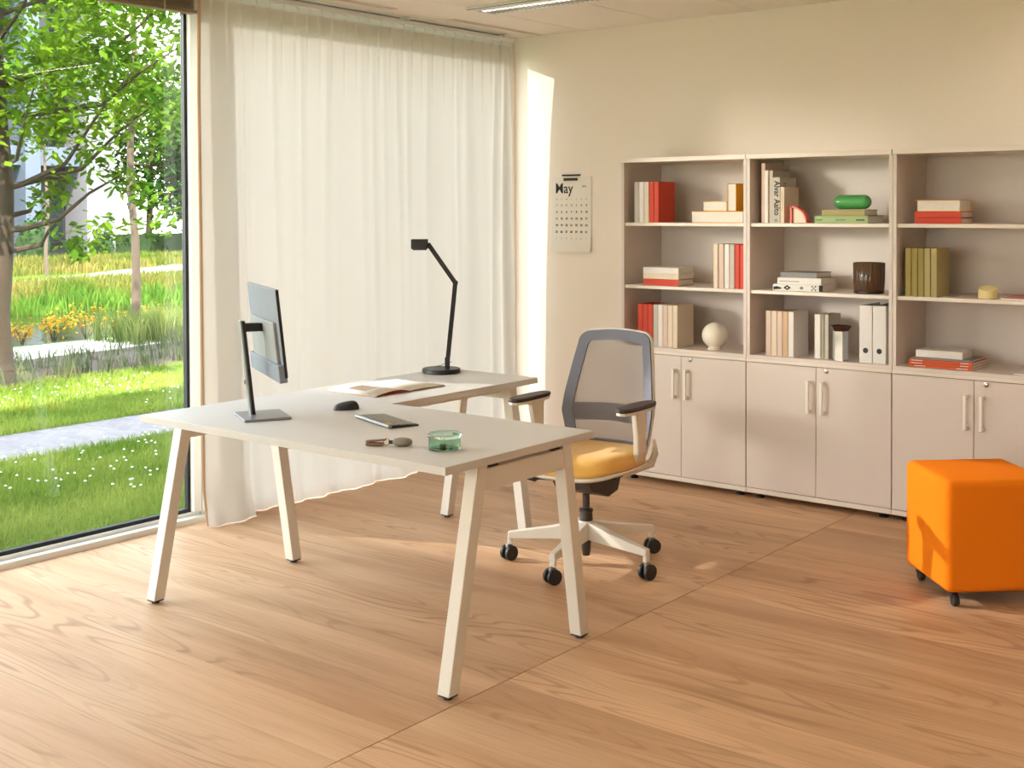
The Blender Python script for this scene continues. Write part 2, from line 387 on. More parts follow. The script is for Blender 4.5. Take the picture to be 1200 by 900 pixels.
# ------------------------------------------------------------------ window wall: frames, panes, blind
glass = window_glass('window_glass')
def window(name, y0, y1, label, loc=(0, 0, 0), rot=0, jw=.045):
    t = thing(name, label, 'window', loc, rot, None, 'structure')
    b_ = BM(); box(b_, -0.42, XW, y0, y1, -0.10, 0.028); box(b_, XG + .015, -0.315, y0, y1, 0.028, 0.045)
    obj('bottom_rail', b_, framew, t, bevel=0.003)
    b_ = BM(); box(b_, -0.42, -0.29, y0, y1, 2.53, 2.70); obj('head_rail', b_, framew, t, bevel=0.002)
    for ya, yb in ((y0, y0 + jw), (y1 - .045, y1)):
        b_ = BM(); box(b_, XG + .015, -0.30, ya, yb, 0.045, 2.53); obj('jamb', b_, framew, t, bevel=0.003)
    b_ = BM()
    for ya, yb in ((y0, y0 + .050), (y1 - .050, y1)): box(b_, XG - .012, XG + .014, ya, yb, 0.045, 2.53)
    for ya, yb in ((y0 + .050, y0 + .060), (y1 - .060, y1 - .050)): box(b_, XG - .012, XG + .014, ya, yb, 0.045, 2.53)
    box(b_, XG - .012, XG + .014, y0, y1, 0.0285, 0.045); box(b_, XG - .012, XG + .014, y0 + .06, y1 - .06, 0.045, 0.062); box(b_, XG - .012, XG + .014, y0 + .06, y1 - .06, 2.515, 2.53)
    obj('gasket', b_, gasket, t)
    b_ = BM(); box(b_, XG - .003, XG + .003, y0 + .06, y1 - .06, 0.062, 2.515); obj('pane', b_, glass, t)
window('window_1', -2.488, -0.03, 'tall pane behind the drawn cream curtain', jw=.085)
window('window_2', -4.80, -2.492, 'tall clear pane looking out on lawn and pond')
window('added_window', -3.6, 0, 'added unseen tall pane lighting the bookcases from across the room', (-.24, YB + .27, 0), PI / 2)  # unseen window added behind the camera for frontal light on the shelves
bm = BM(); box(bm, -0.46, -0.29, YB, -4.804, -0.1, 2.7); box(bm, -0.46, -0.29, -0.028, 0.0, -0.1, 2.7); box(bm, -0.46, -0.25, YB, 0, 2.70, 2.9)  # unseen solid stretch past the clear pane, added to dim the near floor
struct('wall_left', bm, wallm, 'cream wall around the tall windows, with an unseen plain stretch added to cut daylight', 'wall')

bl = thing('window_blind', 'raised brown venetian blind bunched under the window head', 'blind', (-0.262, -3.645, 2.50))
bt = mat('blind_slat', (176, 160, 142), 0.45, 0.2, noise=0.06, nscale=10)
b_ = BM(); box(b_, -.03, .025, -1.12, 1.12, 0.105, 0.15); obj('head_box', b_, bt, bl, bevel=.003)
o0 = None
for k in range(12):
    if o0 is None:
        b_ = BM(); prism(b_, [(-.027, 0), (0, .0035), (.025, 0), (.025, .0022), (0, .0057), (-.027, .0022)], -1.11, 1.11, 'y'); o0 = obj('slat', b_, bt, bl); o = o0
    else: o = o0.copy(); C.objects.link(o)
    o.location = (0.0012 * ((k * 7) % 3 - 1), 0, 0.018 + k * 0.0070)
b_ = BM(); box(b_, -.028, .026, -1.11, 1.11, 0, .016); obj('bottom_rail', b_, mat('blind_rail', (132, 108, 86), .45, noise=.05), bl, bevel=.004)
for yy in (-.8, 0.0, .92):
    b_ = BM(); box(b_, .0262, .0275, yy - .004, yy + .004, -.002, .105); obj('ladder_cord', b_, mat('cord', (190, 170, 145), .8, noise=.05), bl)

# ------------------------------------------------------------------ curtain and its track
tr = thing('curtain_track', 'double silver aluminium curtain rail under the ceiling', 'curtain rail', (0, 0, ZC))
b_ = BM(); box(b_, -.222, -.190, -2.52, -0.11, -.048, -.026); obj('rail', b_, alum, tr, bevel=.002)
b_ = BM(); box(b_, -.285, -.250, -2.52, -0.09, -.030, -.010); obj('rail', b_, alum, tr, bevel=.002)
o0 = None
for k in range(3):
    if o0 is None:
        b_ = BM(); box(b_, -.29, -.19, -.012, .012, -.0098, -.0005); box(b_, -.218, -.196, -.012, .012, -.0258, -.0098); o0 = obj('bracket', b_, framew, tr); o = o0
    else: o = o0.copy(); C.objects.link(o)
    o.location = (0, -0.2 - k * 0.9, 0)
curtm = cloth_mat('curtain_linen', (218, 212, 204), 0.15, 900, tcol=(242, 236, 228))
cu = thing('curtain', 'floor length cream curtain with pinch pleats drawn across the window', 'curtain', (0, 0, 0))
r2 = random.Random(11)
ph = [r2.uniform(0, 6.28) for _ in range(8)]
NH = 27
creases = []
sk = 0.0
while sk < 2.40:
    sk += r2.choice((1, 2, 2, 3, 3)) * 2.40 / NH
    creases.append((sk - 2.40 / NH * .5, r2.uniform(-.05, .05), r2.uniform(.014, .032), r2.uniform(.014, .026), r2.uniform(-.8, .3)))
def curt(i, j, NU=560, NV=60):
    u = i / (NU - 1); v = j / (NV - 1)
    zt = 2.578; z = zt * (1 - v) + 0.004 * v
    s = u * 2.40
    y = -2.565 + s
    wt = max(0, 1 - v / 0.05)                     # stiff heading tape
    wb = min(1, v * 1.6 + .15)
    k1 = NH / 2.40 * 2 * PI
    pin = (max(0, math.cos(k1 * s)) ** 8) * 0.013 * max(0, 1 - v / 0.18)
    # long creases that start at the hooks and wander as they fall
    d = 0
    for (c0, dr, dep, w, fade) in creases:
        cs = c0 + dr * v + .008 * math.sin(5 * v + c0 * 9); ww = w * (1 + 1.4 * v)
        a = (s - cs) / ww
        if abs(a) < 3.2: d -= dep * (1 + fade * v) * math.exp(-a * a) * (1 - wt) * min(1, .35 + 2.2 * v)
    d += 0.012 * math.sin(2 * PI * s / 0.37 + ph[0] + 0.8 * v * math.sin(2.1 * s + ph[1])) * wb * (1 - wt)
    d += 0.003 * math.sin(2 * PI * s / 0.153 + ph[2] - 0.6 * v) * wb
    # first wide fold at the free edge turns into the room and then back
    e1 = math.exp(-((s - 0.15) / 0.12) ** 2); e2 = math.exp(-((s - 0.36) / 0.045) ** 2)
    d += (0.070 * e1 - 0.040 * e2) * (0.12 + 0.88 * v ** 0.8)
    hem = max(0, (v - 0.93) / 0.07)
    d += hem * (0.030 * e1 + 0.012 * math.sin(s * 23 + 1) + 0.010 * math.sin(s * 51)) + 0.016 * hem
    y += 0.012 * math.sin(2 * PI * s / 0.31 + ph[4]) * wb + 0.055 * u ** 6 * v ** 0.5 + hem * 0.02 * e1
    x = -0.212 + pin + d
    lo = -0.262 if z > 0.06 else -0.255
    x = max(x, lo + 0.002 * math.sin(s * 60))
    return (x, y, z)
b_ = BM(); grid(b_, 560, 60, curt); obj('cloth', b_, curtm, cu, smooth=True, angle=180)
b_ = BM()
grid(b_, 3, 60, lambda i, j: (Vector(curt(0, j)) + Vector((0.0012 + 0.0045 * (1 if i == 1 else 0), -0.003 + 0.010 * i, 0))))
obj('side_hem_shade', b_, cloth_mat('curtain_hem_shade', (206, 172, 138), 0.25), cu, smooth=True, angle=180)  # brown colour paints the hem's shadow along the free edge
o0 = None
for k in range(NH):
    yy = -2.565 + (k + .02) * 2.40 / NH + .005
    if o0 is None:
        b_ = BM(); tube(b_, [(0, 0, 0.034), (0.005, 0, 0.026), (0, 0, 0.018), (-.002, 0, 0.0)], 0.0022, 6); box(b_, -.004, .004, -.004, .004, 0.031, 0.0415); o0 = obj('hook', b_, mat('hook_white', (225, 220, 210), .4, noise=.03), cu); o = o0
    else: o = o0.copy(); C.objects.link(o)
    o.location = (-0.198, yy, 2.566)

# ------------------------------------------------------------------ bookcase units
XC, YF, DW = 0.815, -0.42, 0.80
ZJ = 0.746
unit_txt = ['beside the wall calendar', 'between the other two units', 'behind the orange pouf']
lower, upper = [], []
for i in range(3):
    x0 = XC + i * DW; xm = DW / 2
    t = thing('cabinet', ['low beige two door cabinet behind the office chair', 'low beige two door cabinet in the middle of the row of cabinets', 'low beige two door cabinet behind the orange pouf'][i], 'cabinet', (x0, 0, 0))
    b_ = BM()
    for xa, xb in ((0.001, .019), (DW - .019, DW - .001)): box(b_, xa, xb, YF + .020, -.008, 0.055, ZJ - .018)
    box(b_, .019, DW - .019, -.016, -.008, 0.055, ZJ - .018)
    box(b_, .019, DW - .019, YF + .06, -.016, 0.39, 0.408)
    obj('body', b_, cabm, t)
    b_ = BM(); box(b_, 0.001, DW - .001, YF, -.008, 0.030, 0.055); obj('bottom_board', b_, cabedge, t, bevel=.001)
    b_ = BM(); box(b_, 0.001, DW - .001, YF, -.008, ZJ - .018, ZJ); obj('top_board', b_, cabedge, t, bevel=.001)
    for xa in (.06, DW - .06):
        for ya in (YF + .05, -.06):
            b_ = BM(); lathe(b_, [(0, 0), (.022, 0), (.022, .008), (.012, .012), (.012, .030), (0, .030)], 16); obj('foot', b_, black, t, loc=(xa, ya, 0))
    for s in (0, 1):
        xa, xb = ((.003, xm - .0015), (xm + .0015, DW - .003))[s]
        b_ = BM(); box(b_, xa, xb, YF, YF + .018, 0.058, ZJ - .021); d = obj('door', b_, cabm, t, bevel=.001)
        hx = (xm - .033) if s == 0 else (xm + .042)
        b_ = BM(); prism(b_, [(-.0075, -.083), (.0075, -.083), (.0075, .083), (-.0075, .083)], YF - .038, YF - .026, 'y')
        for zz in (-.074, .074): box(b_, -.008, .008, YF - .026, YF + .0005, zz - .009, zz + .009)
        obj('handle', b_, handm, d, bevel=.0025, loc=(hx, 0, 0.573))
        if s == 1:
            b_ = BM(); lathe(b_, [(0, 0), (.0125, 0), (.0125, .004), (.010, .006), (0, .006)], 24, Matrix.Rotation(PI / 2, 4, 'X')); box(b_, -.0012, .0012, -.0068, -.0055, -.006, .006)
            obj('lock', b_, chrome, d, smooth=True, loc=(xm + .058, YF, 0.710))
    # upper open shelf
    t = thing('bookshelf', 'open beige bookshelf with two shelves ' + unit_txt[i], 'bookshelf', (x0, 0, ZJ))
    H = 1.828 - ZJ
    for xa, xb in ((0.001, .019), (DW - .019, DW - .001)):
        b_ = BM(); box(b_, xa, xb, YF + .008, -.008, .018, H - .025); obj('side_panel', b_, cabm, t, bevel=.0008)
    b_ = BM(); box(b_, 0.001, DW - .001, YF + .004, -.008, 0.0, .018); obj('bottom_panel', b_, cabm, t, bevel=.001)
    b_ = BM(); box(b_, -.010 if i == 0 else .002, DW - .002, YF - .004, -.008, H - .025, H); obj('top_panel', b_, cabedge, t, bevel=.0015)
    b_ = BM(); box(b_, .019, DW - .019, -.014, -.008, .018, H - .025); obj('back_panel', b_, cabm, t)
    for zt in (1.108, 1.463):
        b_ = BM(); box(b_, .0195, DW - .0195, -.402, -.0145, zt - .019 - ZJ, zt - ZJ); obj('shelf', b_, cabedge, t, bevel=.002)
SH = {1: 1.463, 2: 1.108, 3: ZJ + .018}

# ------------------------------------------------------------------ books and the things on the shelves
def paper(name, rgb): return mat('cover_' + name, rgb, 0.6, noise=0.04, nscale=40, bump=0.1, bscale=300)
CV = dict(white=paper('white', (228, 222, 214)), cream=paper('cream', (224, 206, 182)), red=paper('red', (205, 62, 34)), yellow=paper('yellow', (240, 168, 20)), grey=paper('grey', (140, 136, 134)), olive=paper('olive', (150, 132, 62)), olive2=paper('olive_light', (170, 156, 100)), green=paper('green', (160, 178, 120)), tan=paper('tan', (205, 170, 134)), orange=paper('orange', (206, 86, 36)), pink=paper('pale_pink', (216, 190, 172)), stone=paper('stone', (196, 186, 172)), sage=paper('sage', (160, 152, 130)), rose=paper('rose', (214, 130, 128)))
ink = mat('ink_black', (26, 24, 24), .7, noise=.05); inkw = mat('ink_white', (238, 232, 224), .7, noise=.02)
def book(label, x0, x1, z0, z1, cov, y=-.385, depth=.175, flat=False, flip=False, rot=0, group=None, name='book', soft=False, gap=.0006):
    """standing: thickness along x, height along z; flat: thickness along z. The spine faces the room unless flip."""
    x0 += gap; x1 -= gap
    if flat: z1 -= .0004
    w, h = x1 - x0, z1 - z0
    t = thing(name, label, 'book' if name == 'book' else name, (x0, y, z0 + .0004), rot, group)
    c = .0016 if soft else .0028
    ins = .0 if soft else .004
    b_ = BM()
    if flat:
        box(b_, 0, w, 0, depth, 0, c); box(b_, 0, w, 0, depth, h - c, h)
        if flip: box(b_, 0, w, depth - c, depth, c, h - c)
        else: box(b_, 0, w, 0, c, c, h - c)
    else:
        box(b_, 0, c, 0, depth, 0, h); box(b_, w - c, w, 0, depth, 0, h)
        if flip: box(b_, c, w - c, depth - c, depth, 0, h)
        else: box(b_, c, w - c, 0, c, 0, h)
    obj('cover', b_, CV[cov], t, bevel=.0006, seg=1)
    b_ = BM()
    ya, yb = (ins, depth - c) if flip else (c, depth - ins)
    if flat: box(b_, ins, w - ins, ya, yb, c, h - c)
    else: box(b_, c, w - c, ya, yb, ins * .5, h - ins)
    obj('pages', b_, pages, t)
    return t
g = 'off white books beside the red pair'
# unit 1, top
for k, cv in enumerate(('stone', 'white', 'cream')):
    book(['stone grey book at the end of the top row of white and red books', 'white book in the top row between grey and cream spines', 'cream book touching the red books of the top row'][k], .887 + .0327 * k, .887 + .0327 * (k + 1) - .001, SH[1], 1.693, cv)
book('thin red book wedged beside the cream book on the top shelf', .986, 1.016, SH[1], 1.693, 'red')
book('red book with its wide cover facing the white boxed books', 1.018, 1.049, SH[1], 1.693, 'red')
book('big white paged book with yellow cover lying under two others', 1.259, 1.580, SH[1], 1.526, 'yellow', flat=True, flip=True, depth=.22)
book('small white paged book with yellow cover lying on a bigger one', 1.329, 1.479, 1.526, 1.580, 'yellow', flat=True, flip=True, depth=.2, y=-.38)
book('yellow covered book standing upright on a lying yellow book', 1.481, 1.535, 1.526, 1.676, 'yellow', flip=True, depth=.17, y=-.38)
# unit 1, middle
book('red book at the bottom of a small white and red stack', .946, 1.178, SH[2], 1.145, 'red', flat=True, depth=.17)
book('cream book in the middle of a small white and red stack', .946, 1.180, 1.145, 1.176, 'cream', flat=True, depth=.175, y=-.386)
book('white book on top of a small white and red stack', .945, 1.178, 1.176, 1.211, 'white', flat=True, depth=.17)
for k, (xa, xb, cv, lb) in enumerate(((1.398, 1.427, 'cream', 'cream book at the free end of the short row on the middle shelf'), (1.431, 1.462, 'pink', 'pale pink book between the cream and white books of the short row'), (1.466, 1.496, 'white', 'bright white book in the short row on the middle shelf'), (1.498, 1.527, 'stone', 'stone coloured book touching the red pair of the short row'), (1.529, 1.558, 'red', 'red book beside the stone book of the short row'), (1.560, 1.590, 'red', 'red book at the side panel, last of the short row'))):
    book(lb, xa, xb, SH[2], 1.347, cv)
# unit 1, bottom
for k in range(3):
    book(['deep red book at the outer end of the low row behind the chair', 'deep red book in the middle of three red books of the low row', 'red book touching the cream books of the low row'][k], .909 + k * .0335, .909 + (k + 1) * .0335 - .001, SH[3], 1.000, 'red')
for k, cv in enumerate(('stone', 'white', 'pink', 'cream', 'cream')):
    book(['stone book next to the three red books of the low row', 'white book second from the red books of the low row', 'pale pink book in the middle of the light books of the low row', 'cream book last but one towards the globe lamp', 'cream book with its cover facing the globe lamp'][k], 1.012 + k * .032, 1.012 + (k + 1) * .032 - .001, SH[3], 1.001, cv)
t = thing('globe_lamp', 'small white glass globe lamp on the low shelf', 'lamp', (1.375, -.33, SH[3] + .0005))
opal = mat('opal_glass', (238, 228, 210), .25, noise=.01, coat=.3)
b_ = BM(); lathe(b_, [(.034, .010)] + [(.070 * math.cos(a), .080 + .070 * math.sin(a)) for a in [math.radians(-60 + k * 150 / 20) for k in range(21)]] + [(0, .150)], 40); obj('globe', b_, opal, t, smooth=True, angle=180)
b_ = BM(); lathe(b_, [(0, 0), (.036, 0), (.038, .003), (.038, .009), (.034, .013), (0, .013)], 32); obj('base', b_, mat('lamp_base_white', (224, 214, 198), .4, noise=.02), t, smooth=True)
# unit 2, top
t1 = book('tall thin beige book standing against the side panel', 1.670, 1.692, SH[1], 1.780, 'pink', depth=.20, y=-.35)
t2 = book('white book with orange edge stripe standing beside the tallest book', 1.694, 1.716, SH[1], 1.741, 'white', depth=.17, y=-.36)
b_ = BM(); box(b_, .0185, .0205, -.0006, -.0001, .001, .276); obj('edge_stripe', b_, CV['yellow'], t2)
book('plain beige book standing behind the lettered book', 1.718, 1.740, SH[1], 1.741, 'stone', depth=.20, y=-.355)
t = book('pale grey book with bold black name lettered down its spine', 1.742, 1.786, SH[1], 1.704, 'stone', depth=.19, y=-.365)
text_mesh('Alvar Aalto', .046, ink, 'spine_lettering', t, Matrix.Translation((.011, -.0006, .222)) @ Matrix.Rotation(PI / 2, 4, 'X') @ Matrix.Rotation(-PI / 2, 4, 'Z'), bold=.0009, xscale=.86)
b_ = BM(); box(b_, .010, .030, -.0006, -.0002, .006, .022); obj('publisher_mark', b_, CV['sage'], t)
b_ = BM(); box(b_, .0433, .0438, .035, .075, .205, .212); box(b_, .0433, .0438, .035, .065, .192, .199); obj('cover_print', b_, CV['grey'], t)
t = book('short cream book with its cover facing the red arch', 1.790, 1.813, SH[1], 1.652, 'cream', depth=.17, y=-.37)
b_ = BM(); box(b_, .008, .012, -.0006, -.0002, .06, .165); obj('spine_print', b_, CV['tan'], t)
acr = tinted_glass('acrylic_clear', (240, 226, 214), .03)
t = thing('bookend', 'red edged clear quarter circle bookend beside the cream book', 'bookend', (1.846, -.372, SH[1] + .0005))
arc = [(.094 * math.sin(a), .090 * math.cos(a)) for a in [k * PI / 2 / 16 for k in range(17)]]
b_ = BM(); out = arc; inn = [(x * .86 + .007, z * .88 + .0) for x, z in arc]
for k in range(16): prism(b_, [out[k], out[k + 1], inn[k + 1], inn[k]], 0, .05, 'y')
box(b_, 0, .010, 0, .05, 0, .090)
obj('rim', b_, mat('acrylic_red', (222, 66, 30), .25, noise=.03), t)
b_ = BM(); prism(b_, [(.011, .001)] + [(x * .84 + .007, z * .86 + .001) for x, z in arc], .012, .038, 'y'); obj('infill', b_, mat('acrylic_frost', (222, 196, 168), .2, noise=.05), t)
t = book('sage green book lying at the bottom of the green stack', 1.983, 2.270, SH[1], 1.502, 'green', flat=True, depth=.21, y=-.372)
b_ = BM(); box(b_, .225, .270, -.0006, -.0001, .013, .021); box(b_, .115, .170, -.0006, -.0001, .015, .019); box(b_, .01, .045, -.0006, -.0001, .015, .019); obj('spine_print', b_, mat('ink_green', (70, 84, 58), .7, noise=.05), t)
book('olive green book lying under the green glass vessel', 2.020, 2.253, 1.502, 1.533, 'olive2', flat=True, depth=.17, y=-.366)
t = thing('glass_vessel', 'rounded green glass capsule lying on the olive book', 'vase', (2.155, -.29, 1.5345))
b_ = BM(); a_, r_ = .062, .037
prof = [(-a_ - r_, 0)]
MX = Matrix.Rotation(PI / 2, 4, 'Y')
prof = [(r_ * math.cos(x), -a_ + r_ * math.sin(x)) for x in [math.radians(-90 + k * 9) for k in range(11)]] + [(r_ * math.cos(x), a_ + r_ * math.sin(x)) for x in [math.radians(k * 9) for k in range(11)]]
prof[0] = (0, prof[0][1]); prof[-1] = (0, prof[-1][1])
lathe(b_, prof, 32, Matrix.Translation((0, 0, r_)) @ MX); obj('glass_body', b_, mat('green_glass', (76, 156, 84), .12, noise=.08, nscale=25, coat=.6), t, smooth=True, angle=180)
# unit 2, middle
t = book('white book with black graphic shapes at the bottom of the stack', 1.754, 2.026, SH[2], 1.143, 'white', flat=True, depth=.23, y=-.385, rot=.10)
b_ = BM()
prism(b_, [(.004, .006), (.045, .010), (.050, .016), (.02, .024), (.004, .020)], -.0007, -.0001, 'y'); prism(b_, [(.058, .017), (.079, .004), (.100, .017), (.079, .031)], -.0007, -.0001, 'y')
prism(b_, [(.146, .017), (.157, .009), (.168, .017), (.157, .026)], -.0007, -.0001, 'y')
for k in range(3):
    for j in range(3):
        if (k + j) % 2 == 0: box(b_, .210 + k * .009, .217 + k * .009, -.0007, -.0001, .005 + j * .009, .012 + j * .009)
box(b_, .250, .2705, -.0007, -.0001, .001, .034)
obj('spine_pattern', b_, ink, t)
b_ = BM(); prism(b_, [(.072, .017), (.079, .012), (.086, .017), (.079, .022)], -.001, -.0007, 'y'); prism(b_, [(.153, .017), (.157, .014), (.161, .017), (.157, .020)], -.001, -.0007, 'y'); obj('spine_pattern_light', b_, CV['white'], t)
t = book('cream book with a faint title in the middle of the black and white stack', 1.772, 2.016, 1.143, 1.177, 'white', flat=True, depth=.2, y=-.368, rot=.04)
b_ = BM()
for k in range(16): box(b_, .012 + k * .007, .0165 + k * .007, -.0006, -.0001, .012, .018)
obj('spine_print', b_, CV['grey'], t)
book('dark grey book on top of the black and white stack', 1.782, 1.988, 1.177, 1.205, 'grey', flat=True, depth=.19, y=-.355, rot=.02)
t = thing('ribbed_vase', 'smoked brown ribbed glass vase beside the grey topped stack', 'vase', (2.248, -.30, SH[2] + .0005))
smoke = mat('smoked_glass', (104, 74, 54), .15, noise=.35, nscale=30, stretch=(1, 1, .06), coat=.5)
b_ = BM(); NS = 96
def rib(r, k): return r * (1 + .022 * math.cos(k * PI / 2))
rings = []
for r, z in ((0.0001, .008), (.060, .008), (.066, .012), (.072, .06), (.0735, .154), (.0755, .156), (.078, .154), (.0765, .06), (.073, .008), (.070, 0), (.0001, 0)):
    rings.append([b_.verts.new((rib(r, k) * math.cos(2 * PI * k / NS), rib(r, k) * math.sin(2 * PI * k / NS), z)) for k in range(NS)])
for a, c in zip(rings, rings[1:]):
    for k in range(NS): b_.faces.new((a[k], a[(k + 1) % NS], c[(k + 1) % NS], c[k]))
M, tt, oo = shader_mat('smoked_glass_mix')
p_ = tt.nodes.new('ShaderNodeBsdfPrincipled'); p_.inputs['Base Color'].default_value = lin((120, 84, 58)); p_.inputs['Roughness'].default_value = .12; p_.inputs['Transmission Weight'].default_value = .55
tt.links.new(p_.outputs[0], oo.inputs[0])
obj('glass_body', b_, M, t, smooth=True, angle=180)
b_ = BM(); lathe(b_, [(.0738, .001), (.0755, .004), (.0755, .010), (.0738, .013)], 48, closed=True); obj('foot_ring', b_, mat('smoked_dark', (46, 36, 32), .2, noise=.1), t, smooth=True)
# unit 2, bottom
for k, cv in enumerate(('pink', 'cream', 'pink', 'tan', 'white')):
    book(['pale pink book at the outer end of the blush row', 'cream book second in the blush row', 'pale pink book touching the tan book of the blush row', 'tan book in the blush row beside the white book', 'white book with its cover facing the slim volumes'][k], 1.714 + k * .0322, 1.714 + (k + 1) * .0322 - .0012, SH[3], 1.000, cv)
for k, (xa, xb, cv) in enumerate(((1.974, 2.008, 'white'), (2.010, 2.028, 'sage'), (2.030, 2.052, 'stone'))):
    book(['slim white volume standing apart behind the chrome vase', 'slim sage grey volume in the middle of three slim volumes', 'slim stone volume partly hidden by the chrome vase'][k], xa, xb, SH[3], .992, cv, depth=.15, y=-.35)
t = thing('hexagonal_vase', 'polished chrome hexagonal vase with flared dark rim', 'vase', (2.128, -.375, SH[3] + .0005), .15)
b_ = BM()
lathe(b_, [(0, .0), (.040, .0), (.040, .152), (.037, .152), (.037, .02), (0, .02)], 6); obj('body', b_, chrome, t, bevel=.0008)
b_ = BM(); lathe(b_, [(.058, .178), (.040, .1525), (.0365, .1525), (.0362, .10), (.0345, .10), (.0345, .153), (.0545, .179)], 6, closed=True); obj('flared_rim', b_, mat('dark_amber', (58, 30, 18), .3, noise=.1), t)
holem = mat('binder_hole', (14, 13, 13), .5, noise=.1)
for k, (xa, xb) in enumerate(((2.233, 2.300), (2.303, 2.372))):
    t = thing('ring_binder', ['white lever arch binder standing towards the chrome vase', 'white lever arch binder touching the side panel'][k], 'binder', (xa, -.385, SH[3] + .0005))
    w = xb - xa - .001
    b_ = BM(); box(b_, 0, .002, 0, .26, 0, .288); box(b_, w - .002, w, 0, .26, 0, .288); box(b_, .002, w - .002, 0, .002, 0, .288); obj('cover', b_, mat('binder_white', (226, 221, 214), .5, noise=.02), t, bevel=.0006)
    b_ = BM(); box(b_, .006, w - .012, .012, .25, .004, .270); obj('papers', b_, pages, t)
    b_ = BM(); lathe(b_, [(0, 0), (.0125, 0), (.0125, .0008), (0, .0008)], 24, Matrix.Rotation(PI / 2, 4, 'X')); obj('finger_hole', b_, holem, t, loc=(w / 2, -.0001, .062))
    b_ = BM(); lathe(b_, [(.0125, 0), (.0142, 0), (.0142, .0012), (.0125, .0012)], 24, Matrix.Rotation(PI / 2, 4, 'X'), closed=True); obj('hole_ring', b_, CV['grey'], t, loc=(w / 2, -.0001, .062))
# unit 3
book('red book at the very bottom of the red and white stack', 2.506, 2.734, SH[1], 1.492, 'red', flat=True, depth=.17, y=-.366)
book('red book in the middle of the red and white stack', 2.506, 2.735, 1.492, 1.522, 'red', flat=True, depth=.172, y=-.367)
book('thick white paged book with yellow cover on two red books', 2.515, 2.729, 1.522, 1.578, 'yellow', flat=True, flip=True, depth=.165, y=-.365)
for k, cv in enumerate(('olive', 'olive', 'olive', 'olive2', 'olive2')):
    book(['dark olive book at the side panel, first of five', 'dark olive book second of five from the side panel', 'olive book in the middle of the five olive books', 'lighter olive book next to the end of the olive row', 'lighter olive book with its cover facing the round box'][k], 2.468 + k * .0316, 2.468 + (k + 1) * .0316 - .002, SH[2], 1.344, cv)
t = thing('round_box', 'pale yellow round box with its lid propped open', 'box', (2.848, -.32, SH[2] + .0005), -.2)
ym = mat('pale_yellow', (232, 212, 150), .45, noise=.03)
b_ = BM(); lathe(b_, [(0, 0), (.044, 0), (.046, .003), (.046, .028), (.042, .028), (.042, .006), (0, .006)], 36); obj('box_body', b_, ym, t, smooth=True)
b_ = BM(); lathe(b_, [(0, .020), (.040, .020), (.043, .016), (.043, 0), (.040, 0), (.039, .014), (0, .014)], 36, Matrix.Translation((-.004, .004, .030)) @ Euler((math.radians(14), math.radians(9), 0)).to_matrix().to_4x4()); obj('lid', b_, ym, t, smooth=True)
t = thing('magazine', 'thin rose covered magazine lying on the middle shelf', 'magazine', (2.925, -.385, SH[2] + .0005), .02)
b_ = BM(); box(b_, 0, .21, 0, .28, .0075, .009); obj('cover', b_, CV['rose'], t)
b_ = BM(); box(b_, 0.001, .209, .001, .279, 0, .0075); obj('pages', b_, pages, t)
for k in range(3):
    za = SH[3] + k * .0128
    t = book(['orange magazine at the bottom of three lying on the cabinet', 'orange magazine in the middle of three lying on the cabinet', 'orange magazine under a grey one, on the cabinet'][k], 2.484 + .002 * k, 2.796 + .001 * k, za, za + .0128, 'orange', flat=True, depth=.23, y=-.385, soft=True, rot=.0 + .004 * k, name='magazine')
    b_ = BM(); xa = (.03, .012, .012)[k]; box(b_, xa, xa + .055, -.0006, -.0001, .005, .008); box(b_, (.236, .25, .25)[k], .29, -.0006, -.0001, .005, .008); obj('spine_print', b_, inkw, t)
book('grey magazine lying on the orange magazines', 2.494, 2.786, SH[3] + .0384, SH[3] + .047, 'grey', flat=True, depth=.22, y=-.38, soft=True, rot=.03, name='magazine')
book('thick white book on top of grey and orange magazines', 2.514, 2.742, SH[3] + .0475, SH[3] + .083, 'white', flat=True, depth=.16, y=-.366, rot=.015)
t = thing('magazine', 'thin white brochure lying alone on the cabinet', 'magazine', (2.99, -.395, SH[3] + .0005), .05)
b_ = BM(); box(b_, 0, .185, 0, .25, 0, .004); obj('pages', b_, pages, t)
b_ = BM(); box(b_, 0, .185, 0, .25, .004, .005); obj('cover', b_, CV['white'], t)

# ------------------------------------------------------------------ wall calendar
t = thing('wall_calendar', 'white wall calendar for May hanging from a black clip', 'calendar', (0.008, 0, 1.27))
b_ = BM(); grid(b_, 3, 8, lambda i, j: (.309 * i / 2, -.004 - .010 * max(0, 1 - j / 3.0) ** 2, .475 * j / 7)); obj('sheet', b_, mat('calendar_paper', (232, 222, 208), .8, noise=.01), t, solid=.002)
b_ = BM(); box(b_, .085, .225, -.010, -.0055, .479, .489); box(b_, .100, .205, -.012, -.0055, .450, .466); prism(b_, [(.085, .489), (.225, .489), (.225, .481), (.085, .481)], -.006, -.0005, 'y'); obj('clip', b_, blackm, t, bevel=.001)
CT = Matrix.Rotation(PI / 2, 4, 'X')
text_mesh('May', .092, ink, 'month_name', t, Matrix.Translation((.030, -.0056, .372)) @ CT, bold=.0007, xscale=.92)
text_mesh('2026', .016, ink, 'year', t, Matrix.Translation((.240, -.0056, .408)) @ CT)
rows = [['M', 'T', 'W', 'T', 'F', 'S', 'S'], ['27', '28', '29', '30', '1', '2', '3']] + [[str(4 + 7 * r + c) for c in range(7)] for r in range(4)] + [[str(c + 1) for c in range(7)]]
greyink = mat('ink_pale', (176, 164, 150), .8, noise=.05)
